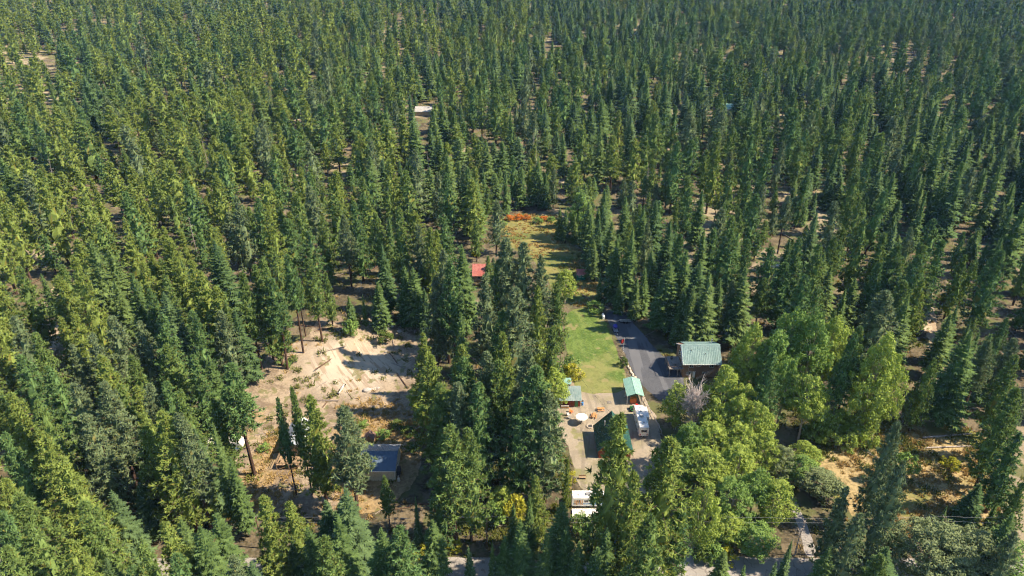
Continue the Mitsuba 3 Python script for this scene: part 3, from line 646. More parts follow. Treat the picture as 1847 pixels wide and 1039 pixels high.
# ---------------------------------------------------------------- rocks, logs and boards in the clearing
def rock(x, y, r, label, seed, m='rock'):
    st = trimesh.creation.icosphere(2, r)
    st.vertices *= (0.7 + 0.6 * meshkit.noise(st.vertices * 1.4 / r + seed * 5))[:, None] * np.array([1.25, 1.0, 0.7])
    st.apply_translation((x, y, float(Z(x, y)) + 0.25 * r))
    single('boulder', label, 'rock', st, m, smooth=35)
rock(-40.4, 154.9, 0.95, 'pale boulder in the bare clearing near the dark rocks', 1, 'concrete')
rock(-38.7, 155.8, 0.6, 'grey rock just right of the pale boulder', 2)
rock(-37.9, 156.1, 0.55, 'small rock at the right end of the boulder row', 3, 'dead_wood')
rock(-40.6, 187.0, 1.2, 'large pale rock beside a round bush on the clearing edge', 4, 'concrete')
rock(-36.0, 186.5, 0.7, 'low pale rock right of the white board', 5, 'concrete')
single('log', 'half charred log lying in the bare clearing', 'log', [limb for limb in [bar((-48.3, 153.2, 0.35), (-47.2, 157.6, 0.45), 0.34, 12)]], 'charred_log', smooth=40)
single('log', 'thin pale log lying in the shaded edge of the yard trees', 'log', bar((-4.6, 106.2, 0.2), (1.0, 106.4, 0.22), 0.16, 10), 'dead_wood', smooth=40)
single('log', 'fallen grey trunk lying across the dry grass opening', 'log', bar((104.0, 135.0, 0.3), (117.5, 136.6, 0.25), 0.2, 10), 'dead_wood', smooth=40)
single('log', 'second fallen trunk in the dry grass nearer the camera', 'log', bar((103.0, 131.2, 0.3), (114.5, 131.9, 0.22), 0.17, 10), 'dead_wood', smooth=40)
single('board_stack', 'flat white boards lying on the dry bank above the clearing', 'boards', [box(-39.9, -38.2, 188.0 + k * 0.5, 188.45 + k * 0.5, float(Z(-39, 188.5)) + 0.12, float(Z(-39, 188.5)) + 0.2) for k in range(3)], 'trim_white')

# ---------------------------------------------------------------- power line along the road
def power_pole(x, y, label, h=9.0):
    k = thing('power_pole', label, 'power pole')
    add(k, 'pole', trimesh.creation.cone(0.17, 0.1) if False else bar((x, y, -0.2), (x, y, h), 0.14, 10), 'pole_wood')
    add(k, 'crossarm', box(x - 0.06, x + 0.06, y - 0.9, y + 0.9, h - 0.6, h - 0.45), 'pole_wood')
    for s2 in (-0.8, 0.0, 0.8):
        add(k, 'insulator', trimesh.creation.cylinder(0.06, 0.2, sections=8).apply_translation((x, y + s2, h - 0.35 if s2 else h + 0.1)), 'galvanised')
    return k
PX = [-52.0, -5.2, 40.9, 88.0, 134.0]
for i, (x, w) in enumerate(zip(PX, ('among the firs at the lower left', 'between the small firs at the bottom centre', 'beside the road turn-off under the aspens', 'behind the leaning pine at the lower right', 'at the far right end of the power line'))):
    power_pole(x, 100.4, 'brown power pole ' + w)
def catenary(a, b, sag, n=14, r=0.022):
    t = np.linspace(0, 1, n)
    p = np.array(a) + (np.array(b) - np.array(a)) * t[:, None]
    p[:, 2] -= sag * 4 * t * (1 - t)
    return [bar(p[i], p[i + 1], r, 5) for i in range(n - 1)]
for s2, hh, w in ((0.0, 9.15, 'upper power line wire strung from pole to pole along the road'), (0.8, 7.0, 'lower power line wire strung below the upper one along the road')):
    wire = []
    for i in range(len(PX) - 1):
        wire += catenary((PX[i], 100.4 + s2, hh), (PX[i + 1], 100.4 + s2, hh), 0.5)
    single('power_line', w, 'cable', wire, 'galvanised')
single('service_cable', 'dark cable running over the yard to the barn gable', 'cable', catenary((14.0, 165.0, 7.5), (25.0, 136.0, 7.0), 1.2), 'dark_metal')
k = thing('power_pole', 'thin service pole among the trees left of the lawn', 'power pole')
add(k, 'pole', bar((14.0, 165.0, 0), (14.0, 165.0, 7.6), 0.1, 10), 'pole_wood')
# ---------------------------------------------------------------- tree prototypes
def frame(d):
    """Two unit vectors across each row of d."""
    a = np.cross(d, np.where(np.abs(d[:, 2:3]) < 0.9, [[0, 0, 1.0]], [[1.0, 0, 0]]))
    a /= np.linalg.norm(a, axis=1, keepdims=True) + 1e-9
    return a, np.cross(d, a)

def unit(v):
    return v / (np.linalg.norm(v, axis=-1, keepdims=True) + 1e-9)

def limbs(p0, p1, r0, r1, sides=3):
    """Tapered limbs as triangles (n, 3, 3)."""
    p0, p1 = np.atleast_2d(p0), np.atleast_2d(p1)
    a, b = frame(unit(p1 - p0))
    out = []
    r0, r1 = np.broadcast_to(r0, len(p0))[:, None], np.broadcast_to(r1, len(p0))[:, None]
    for k in range(sides):
        t0, t1 = 2 * np.pi * k / sides, 2 * np.pi * (k + 1) / sides
        u0, u1 = np.cos(t0) * a + np.sin(t0) * b, np.cos(t1) * a + np.sin(t1) * b
        A, B, C, D = p0 + r0 * u0, p0 + r0 * u1, p1 + r1 * u1, p1 + r1 * u0
        out += [np.stack([A, B, C], 1), np.stack([A, C, D], 1)]
    return np.concatenate(out)

def stem_tris(path, radii, sides=7):
    return np.concatenate([limbs(path[i], path[i + 1], radii[i], radii[i + 1], sides) for i in range(len(path) - 1)])

def soup(tr, col, bsdf):
    """A ply dict of loose triangles (n, 3, 3) with a colour for each triangle."""
    tr = np.asarray(tr, float)
    v = tr.reshape(-1, 3)
    f = np.arange(len(v)).reshape(-1, 3)
    return mikit.ply((v, f), bsdf, color=np.repeat(np.asarray(col, float), 3, axis=0))

def tufts(rng, c, axis, size, blades, width=0.34):
    """Needle tufts: blades radiating from each centre c, leaning along axis."""
    n = len(c)
    d = rng.normal(size=(n, blades, 3)) + 0.75 * axis[:, None]
    d = unit(d).reshape(-1, 3)
    base = np.repeat(c, blades, 0)
    L = np.repeat(size, blades) * rng.uniform(0.65, 1.2, n * blades)
    a, b = frame(d)
    th = rng.uniform(0, 2 * np.pi, len(d))[:, None]
    s = np.cos(th) * a + np.sin(th) * b
    w = (L * width)[:, None]
    tip = base + d * L[:, None]
    back = base - d * (L * 0.1)[:, None]
    return np.stack([back - s * w, back + s * w, tip], 1)

def core(rng, H, base, rad, sides=9, rings=9):  # added solid cone, blocks light so each crown gets a darker side
    """A light-blocking cone added inside a crown in place of dense inner foliage, lumpy and faceted; rad(t) is its radius at t, from the crown's foot to its tip."""
    t = np.linspace(0.0, 0.97, rings)
    a = np.arange(sides) * 2 * np.pi / sides
    r = rad(t)[:, None] * rng.uniform(0.6, 1.25, (rings, sides))
    z = H * (base + (1 - base) * (t[:, None] + rng.normal(0, 0.018, (rings, sides))))
    tw = a[None] + rng.normal(0, 0.16, (rings, sides))
    v = np.stack([r * np.cos(tw), r * np.sin(tw), z], -1)
    n = np.roll(v, -1, 1)
    return np.concatenate([np.stack([v[:-1], n[:-1], n[1:]], 2).reshape(-1, 3, 3), np.stack([v[:-1], n[1:], v[1:]], 2).reshape(-1, 3, 3)])

def pine(seed, H=30.0, R=4.0, base=0.35, nb=75, per=4, blades=12, size=0.95, width=0.25, open_=0.0, bare=0.0, skew=0.0, inner=0.5):
    """Ponderosa: clumped needle tufts at the ends of upswept limbs."""
    rng = np.random.default_rng(seed)
    lean = rng.normal(0, 0.25, 2)
    zs = np.array([0, 0.3, 0.6, 0.85, 1.0]) * H
    path = np.stack([lean[0] * np.sin(zs / H * 3), lean[1] * np.sin(zs / H * 2.5), zs], 1)
    r0 = H * 0.0098
    trunk = stem_tris(path, [r0 * 1.25, r0, r0 * 0.7, r0 * 0.32, 0.03])
    t = np.sort(rng.uniform(0, 1, nb) ** 0.9)
    z = H * (base + (1 - base) * t * 0.985)
    az = np.arange(nb) * 2.39996 + rng.normal(0, 0.35, nb)
    prof = np.minimum(1.0, 0.55 + 1.7 * t) * np.power(1.0 - t, 0.78) * 1.08 + 0.055
    lump = 0.75 + 0.5 * meshkit.noise(np.stack([np.cos(az) * 1.2, np.sin(az) * 1.2, z * 0.28], 1) + seed * 7)
    L = R * prof * lump * rng.uniform(0.8, 1.15, nb) * (1 + skew * np.cos(az - seed))
    el = np.radians(-12 + 50 * t ** 1.3 + rng.normal(0, 8, nb))
    d = np.stack([np.cos(az) * np.cos(el), np.sin(az) * np.cos(el), np.sin(el)], 1)
    o = np.stack([np.interp(z, zs, path[:, 0]), np.interp(z, zs, path[:, 1]), z], 1)
    e = o + d * L[:, None]
    e[:, 2] += 0.10 * L
    lim = limbs(o, e, 0.085 * H / 30, 0.025)
    keep = (rng.uniform(0, 1, nb) > open_) & (t < 1 - bare)
    c, ax, sz, bi = [], [], [], []
    for k in range(per):
        f = 0.42 + 0.58 * (k + rng.uniform(0.1, 0.9, nb)) / per
        side = rng.normal(0, 0.30, (nb, 3)) * (0.35 + 0.3 * L)[:, None]
        p = o + (e - o) * f[:, None] + side * np.array([1, 1, 0.6])
        c.append(p[keep]); ax.append(unit(d + [0, 0, 0.55])[keep]); sz.append((size * rng.uniform(0.75, 1.2, nb) * (1.0 - 0.3 * t))[keep]); bi.append(np.arange(nb)[keep])
    top = path[-1] + np.stack([rng.normal(0, 0.12, 4), rng.normal(0, 0.12, 4), -np.arange(4) * 0.5], 1)
    c.append(top); ax.append(np.tile([[0, 0, 1.0]], (4, 1))); sz.append(np.full(4, size * 0.6)); bi.append(np.zeros(4, int))
    c, ax, sz, bi = map(np.concatenate, (c, ax, sz, bi))
    tr = tufts(rng, c, ax, sz, blades, width)
    shade = np.clip(rng.uniform(0, 1, len(c)) * 0.65 + 0.35 * rng.uniform(0, 1, nb)[bi], 0, 1)
    shade = np.repeat(shade, blades)
    if inner:
        ct = core(rng, H, base + 0.03, lambda t: inner * R * (np.minimum(1.0, 0.55 + 1.7 * t) * np.power(1.0 - t, 0.78) + 0.02), rings=12)
        tr, shade = np.concatenate([tr, ct]), np.concatenate([shade, rng.uniform(0.1, 0.8, len(ct))])
    return np.concatenate([trunk, lim]), len(trunk), tr, np.clip(shade + rng.normal(0, 0.06, len(shade)), 0, 1)

def fir(seed, H=27.0, R=3.2, base=0.10, whorls=30, per=7, twigs=5, power=0.85, droop=-14, inner=0.5):
    """Douglas and grand fir: tiers of flat drooping sprays."""
    rng = np.random.default_rng(seed + 500)
    zs = np.array([0, 0.5, 1.0]) * H
    path = np.stack([zs * 0, zs * 0, zs], 1)
    r0 = H * 0.011
    trunk = stem_tris(path, [r0 * 1.2, r0 * 0.75, 0.02])
    nb = whorls * per
    t = (np.repeat((np.arange(whorls) + 0.2) / whorls, per) + rng.normal(0, 0.012, nb)).clip(0, 0.995)
    z = H * (base + (1 - base) * t)
    az = np.tile(np.arange(per) * 2 * np.pi / per, whorls) + np.repeat(rng.uniform(0, 6.28, whorls), per) + rng.normal(0, 0.22, nb)
    lump = 0.72 + 0.56 * meshkit.noise(np.stack([np.cos(az) * 1.3, np.sin(az) * 1.3, z * 0.35], 1) + seed * 3)
    L = (R * np.power(1 - t, power) * lump + 0.22) * rng.uniform(0.72, 1.15, nb)
    el = np.radians(droop + 42 * t ** 2 + rng.normal(0, 6, nb))
    d = np.stack([np.cos(az) * np.cos(el), np.sin(az) * np.cos(el), np.sin(el)], 1)
    o = np.stack([0 * z, 0 * z, z], 1)
    s = np.stack([-np.sin(az), np.cos(az), 0 * az], 1)
    up = np.cross(d, s)
    tip = o + d * L[:, None] + np.array([0, 0, 1]) * (0.08 * L)[:, None]
    out, who = [], []
    for k in range(twigs):
        f0, f1 = 0.15 + 0.8 * k / twigs, 0.15 + 0.8 * (k + 1.25) / twigs
        half = L * (0.33 * (1 - k / twigs) ** 0.7 + 0.07)
        for sg in (-1, 1):
            A, B = o + (tip - o) * f0, o + (tip - o) * min(f1, 1.0)
            roll = rng.normal(-0.18, 0.22, nb)[:, None]
            C = o + (tip - o) * (f1 + 0.12) + sg * s * (half * rng.uniform(0.75, 1.2, nb))[:, None] + up * roll * half[:, None]
            out.append(np.stack([A, B, C], 1)); who.append(np.arange(nb))
    A, B = o + (tip - o) * 0.7 - s * (0.10 * L)[:, None], o + (tip - o) * 0.7 + s * (0.10 * L)[:, None]
    out.append(np.stack([A, B, tip + d * (0.1 * L)[:, None]], 1)); who.append(np.arange(nb))
    # the upright leader
    a = np.arange(5) * 1.2566
    q = np.stack([np.cos(a) * 0.16, np.sin(a) * 0.16, np.full(5, H * 0.955)], 1)
    out.append(np.stack([q, np.roll(q, 1, 0), np.tile([[0, 0, H + 0.5]], (5, 1))], 1)); who.append(np.zeros(5, int))
    tr, who = np.concatenate(out), np.concatenate(who)
    shade = np.clip(0.6 * rng.uniform(0, 1, nb)[who] + 0.4 * rng.uniform(0, 1, len(tr)), 0, 1)
    ct = core(rng, H, base, lambda t: inner * (R * np.power(1 - t, power) + 0.1), rings=14)
    tr, shade = np.concatenate([tr, ct]), np.concatenate([shade, rng.uniform(0.1, 0.8, len(ct))])
    return trunk, len(trunk), tr, shade

def broadleaf(seed, H=18.0, R=5.0, base=0.25, clumps=70, leaves=60, leaf=0.55, trunk_r=0.25, crown=None, forks=9, puff=0.20):
    """Cottonwood, aspen, willow: leaf clumps carried on forking limbs."""
    rng = np.random.default_rng(seed + 900)
    zc, hz = H * (base + 1) / 2, H * (1 - base) / 2
    top = np.array([rng.normal(0, 0.4), rng.normal(0, 0.4), H * 0.8])
    path = np.stack([[0, 0, 0], top * 0.45 + [0.15, 0, 0], top])
    trunk = [stem_tris(path, [trunk_r * 1.2, trunk_r * 0.8, 0.05])]
    u = unit(rng.normal(size=(clumps, 3)))
    rad = rng.uniform(0.35, 1.0, clumps) ** 0.55
    lump = 0.62 + 0.62 * meshkit.noise(u * 2.1 + seed * 11.3)
    c = u * (rad * lump)[:, None] * np.array([R, R, hz]) + [0, 0, zc]
    c[:, :2] *= np.clip(0.55 + 0.55 * (H - c[:, 2:]) / (hz * 1.2), 0.35, 1.0)
    pick = rng.choice(clumps, forks * 3, replace=False) if clumps > forks * 3 else np.arange(clumps)
    zz = np.clip(c[pick, 2] * rng.uniform(0.45, 0.75, len(pick)), H * base * 0.6, H * 0.75)
    o = np.stack([np.interp(zz, path[:, 2], path[:, 0]), np.interp(zz, path[:, 2], path[:, 1]), zz], 1)
    trunk.append(limbs(o, c[pick], trunk_r * 0.32, 0.03))
    cr = R * puff * rng.uniform(0.7, 1.3, clumps)
    n = clumps * leaves
    v = unit(rng.normal(size=(n, 3))) * (rng.uniform(0.2, 1, n) ** 0.45)[:, None]
    p = np.repeat(c, leaves, 0) + v * np.repeat(cr, leaves)[:, None] * [1, 1, 0.85]
    nrm = unit(v * 0.9 + rng.normal(0, 0.75, (n, 3)) + [0, 0, 0.35])
    a, b = frame(nrm)
    th = rng.uniform(0, 6.28, n)[:, None]
    a, b = np.cos(th) * a + np.sin(th) * b, -np.sin(th) * a + np.cos(th) * b
    s = (leaf * rng.uniform(0.6, 1.25, n))[:, None]
    tr = np.concatenate([np.stack([p - a * s, p + b * s * 0.6, p + a * s], 1)])
    shade = np.clip(0.6 * np.repeat(rng.uniform(0, 1, clumps), leaves) + 0.4 * rng.uniform(0, 1, n), 0, 1)
    tk = np.concatenate(trunk)
    return tk, len(tk), tr, shade

def group(key, data, dark, light, bark, accent=None, frac=0.0, bark2=None):
    """One shapegroup (trunk, crown) of a prototype in one tint."""
    tk, nt, tr, sh = data
    rng = np.random.default_rng(len(scene))
    dark, light = np.array(dark) * 1.12, np.array(light) * 1.18
    col = dark + (light - dark) * sh[:, None]
    if accent is not None:
        who = np.mod(np.round(sh * 997), 100) / 100.0 < frac
        col[who] = 0.5 * col[who] + 0.5 * np.array(accent)
    bk = np.array(bark) * rng.uniform(0.75, 1.25, (len(tk), 1))
    if bark2 is not None:
        bk[nt:] = np.array(bark2) * rng.uniform(0.8, 1.2, (len(tk) - nt, 1))
    scene[key] = {'type': 'shapegroup', 'trunk': soup(tk, bk, 'bark'), 'crown': soup(tr, col, 'needles')}

# tints: (dark, light) leaf colours
PINE_TINTS = [((0.085, 0.138, 0.045), (0.210, 0.312, 0.095)), ((0.112, 0.164, 0.043), (0.278, 0.362, 0.094)), ((0.068, 0.130, 0.050), (0.168, 0.285, 0.102)), ((0.098, 0.145, 0.078), (0.220, 0.295, 0.150))]
FIR_TINTS = [((0.066, 0.118, 0.044), (0.156, 0.244, 0.082)), ((0.066, 0.118, 0.054), (0.152, 0.236, 0.102)), ((0.080, 0.134, 0.048), (0.180, 0.262, 0.090)), ((0.053, 0.101, 0.044), (0.120, 0.198, 0.078))]
PBARK, FBARK = (0.105, 0.070, 0.054), (0.085, 0.068, 0.058)
PS = [dict(H=30, R=4.5, base=0.17), dict(H=30, R=3.6, base=0.33), dict(H=30, R=4.9, base=0.12), dict(H=30, R=3.2, base=0.45), dict(H=30, R=4.2, base=0.08, nb=112), dict(H=30, R=4.4, base=0.22, open_=0.22, bare=0.05, inner=0.38), dict(H=30, R=3.9, base=0.14, skew=0.35)]
FS = [dict(R=3.9, power=0.78), dict(R=3.3, base=0.06, power=0.75), dict(R=4.3, base=0.12, power=0.75), dict(R=3.3, base=0.16, power=0.65), dict(R=2.9, base=0.05, power=0.85), dict(R=3.6, base=0.10, power=0.7, droop=-24), dict(R=3.2, base=0.22, power=0.8, droop=-8)]
PINE_LOD = [dict(nb=130, per=6, blades=15, size=0.82, width=0.19), dict(nb=95, per=5, blades=9, size=0.98, width=0.26), dict(nb=66, per=4, blades=7, size=1.25, width=0.32)]
FIR_LOD = [dict(whorls=38, per=10, twigs=6), dict(whorls=32, per=9, twigs=4), dict(whorls=25, per=8, twigs=3)]
for lod in range(3):
    for i in range((7, 6, 5)[lod]):
        p = {**PS[i], **PINE_LOD[lod]}
        data = pine(10 * i + lod, **p)
        for j, (a, b) in enumerate(PINE_TINTS):
            group(f'pine_shape_{lod}{i}{j}', data, a, b, PBARK, accent=(0.30, 0.23, 0.05), frac=0.05, bark2=(0.13, 0.10, 0.08))
        data = fir(10 * i + lod, **{**FS[i], **FIR_LOD[lod], 'power': FS[i].get('power', 0.85) - 0.08 * lod})
        for j, (a, b) in enumerate(FIR_TINTS):
            group(f'fir_shape_{lod}{i}{j}', data, a, b, FBARK)
# ---------------------------------------------------------------- which tree stands where
BROAD = [  # key, x, y, height, crown radius
    ('c', 41.8, 138.4, 15.2, 3.86), ('c', 52.7, 137.3, 20.3, 5.04), ('c', 57.7, 136.2, 16.4, 4.37), ('c', 48.9, 137.3, 15.7, 4), ('c', 49.5, 131.4, 15.4, 4.2), ('c', 54.5, 131.0, 16.7, 4.2),
    ('c', 58.4, 128.0, 16.9, 4.2), ('c', 46.9, 124.1, 14.8, 5.04), ('c', 53.4, 123.2, 14.7, 5.04), ('c', 58.2, 121.7, 13.1, 4.37), ('c', 44.2, 115.1, 13.6, 5.04), ('c', 50.4, 115.7, 15.3, 5.04),
    ('c', 38.1, 98.8, 20.5, 3.86), ('w', 46.6, 106.2, 14.3, 4.37), ('w', 52.1, 108.6, 14.4, 3.86), ('c', 56.0, 106.2, 14.0, 4.54), ('w', 49.7, 98.8, 8.8, 4.54), ('c', 44.8, 101.0, 8.8, 3.4),
    ('w', 41.3, 123.2, 15.0, 3.78), ('w', 38.4, 117.8, 13.2, 3.78), ('w', 78.7, 151.2, 28.7, 5.88), ('c', 85.8, 155.0, 24.2, 5.04), ('w', 75.3, 156.3, 26.5, 5.46), ('w', 67.7, 146.4, 26.9, 5.04),
    ('c', 89.6, 155.0, 20.5, 4.2), ('c', 62.4, 150.0, 24.9, 4.62), ('w', 67.0, 147.6, 23.7, 4.62), ('w', 61.5, 152.5, 19.0, 3.78), ('c', 91.3, 152.5, 16.4, 3.78), ('c', 86.6, 133.7, 31.7, 5.88),
    ('c', 72.2, 134.1, 20.9, 4.7), ('w', 77.7, 135.2, 17.2, 4), ('w', 68.6, 139.5, 22.4, 4.2), ('c', 18.1, 204.7, 13.0, 4.37), ('w', 28.0, 199.0, 4.3, 3.2), ('w', 27.9, 260.2, 22.3, 5.46),
    ('g', 78.4, 90.6, 19.0, 7.56), ('g', 85.4, 89.8, 18.0, 6.72), ('g', 81.5, 85.9, 15.0, 6), ('w', 90.5, 87.7, 18.0, 5.88), ('c', 8.4, 155.0, 15.3, 3.86), ('c', 10.9, 145.2, 14.3, 4.2),
    ('w', 5.7, 138.4, 13.2, 3.78), ('y', 18.1, 160.8, 3.5, 2.5), ('y', 16.5, 161.7, 4.8, 2.4), ('w', 16.9, 163.9, 6.2, 2.5), ('g', 68.9, 115.7, 7.9, 5), ('g', 71.5, 113.5, 5.8, 3.5),
    ('g', 61.9, 119.9, 10.9, 3.8), ('w', 66.0, 118.6, 9.2, 3.8), ('c', 69.5, 123.2, 8.5, 3.5), ('c', 81.7, 136.2, 8.8, 4), ('c', 85.4, 134.1, 7.1, 3.5), ('c', 78.7, 132.0, 5.3, 3),
    ('w', 75.3, 133.1, 7.0, 3), ('c', 87.4, 132.0, 6.2, 3), ('c', 83.0, 130.6, 4.8, 2.6), ('y', 104.8, 124.1, 3.5, 2.2), ('w', 93.1, 123.2, 6.0, 3), ('y', -23.9, 144.5, 10.8, 3.8),
    ('w', -22.2, 138.4, 8.0, 3), ('y', -1.9, 110.2, 7.7, 3.6), ('y', 0.8, 107.8, 6.6, 3), ('w', -4.0, 107.8, 5.8, 3), ('y', -17.3, 97.4, 3.2, 3), ('y', -11.9, 100.3, 2.4, 2),
    ('y', 12.6, 118.6, 5.1, 2), ('w', -49.8, 180.0, 5.7, 2.6), ('d', -39.5, 179.4, 4.6, 3), ('d', -49.7, 185.9, 4.5, 2.2), ('w', 14.7, 104.4, 6.0, 2.4), ('w', 41.1, 97.4, 4.0, 2.6),
    ('y', 43.5, 97.7, 3.7, 2.4), ('w', 39.5, 98.8, 6.4, 2.4), ('o', -0.9, 279.5, 2.4, 2.4), ('o', 2.8, 280.8, 2.6, 2.6), ('o', 6.5, 280.8, 2.4, 1.8), ('o', 13.7, 278.9, 2.4, 2.2),
    ('w', 17.3, 278.2, 2.6, 2), ('w', -4.4, 273.2, 2.6, 2.5), ('w', 11.7, 276.4, 2.6, 2.4), ('w', 20.7, 273.2, 2.6, 2.4), ('w', 23.2, 268.4, 2.8, 2.4), ('y', -14.2, 243.0, 2.4, 2),
    ('d', -64.0, 166.7, 2.0, 1.4), ('w', -65.1, 165.0, 2.0, 1.2), ('d', -54.3, 148.0, 1.5, 1.2), ('d', 32.8, 167.3, 3.3, 1.6), ('w', -40.7, 194.6, 3.2, 2), ('w', 98.6, 159.0, 7.6, 3),
    ('w', -61.3, 130.6, 2.1, 1.6), ('d', -26.5, 136.2, 2.7, 2), ('d', -29.8, 139.1, 2.2, 2), ('w', -32.7, 135.6, 2.3, 2), ('d', -24.4, 130.6, 2.1, 2), ('w', -38.5, 139.5, 1.8, 1.6),
    ('c', 87.4, 135.2, 25.2, 4), ('c', 90.7, 134.1, 25.9, 4.2), ('d', 38.3, 97.2, 3.6, 2),
]
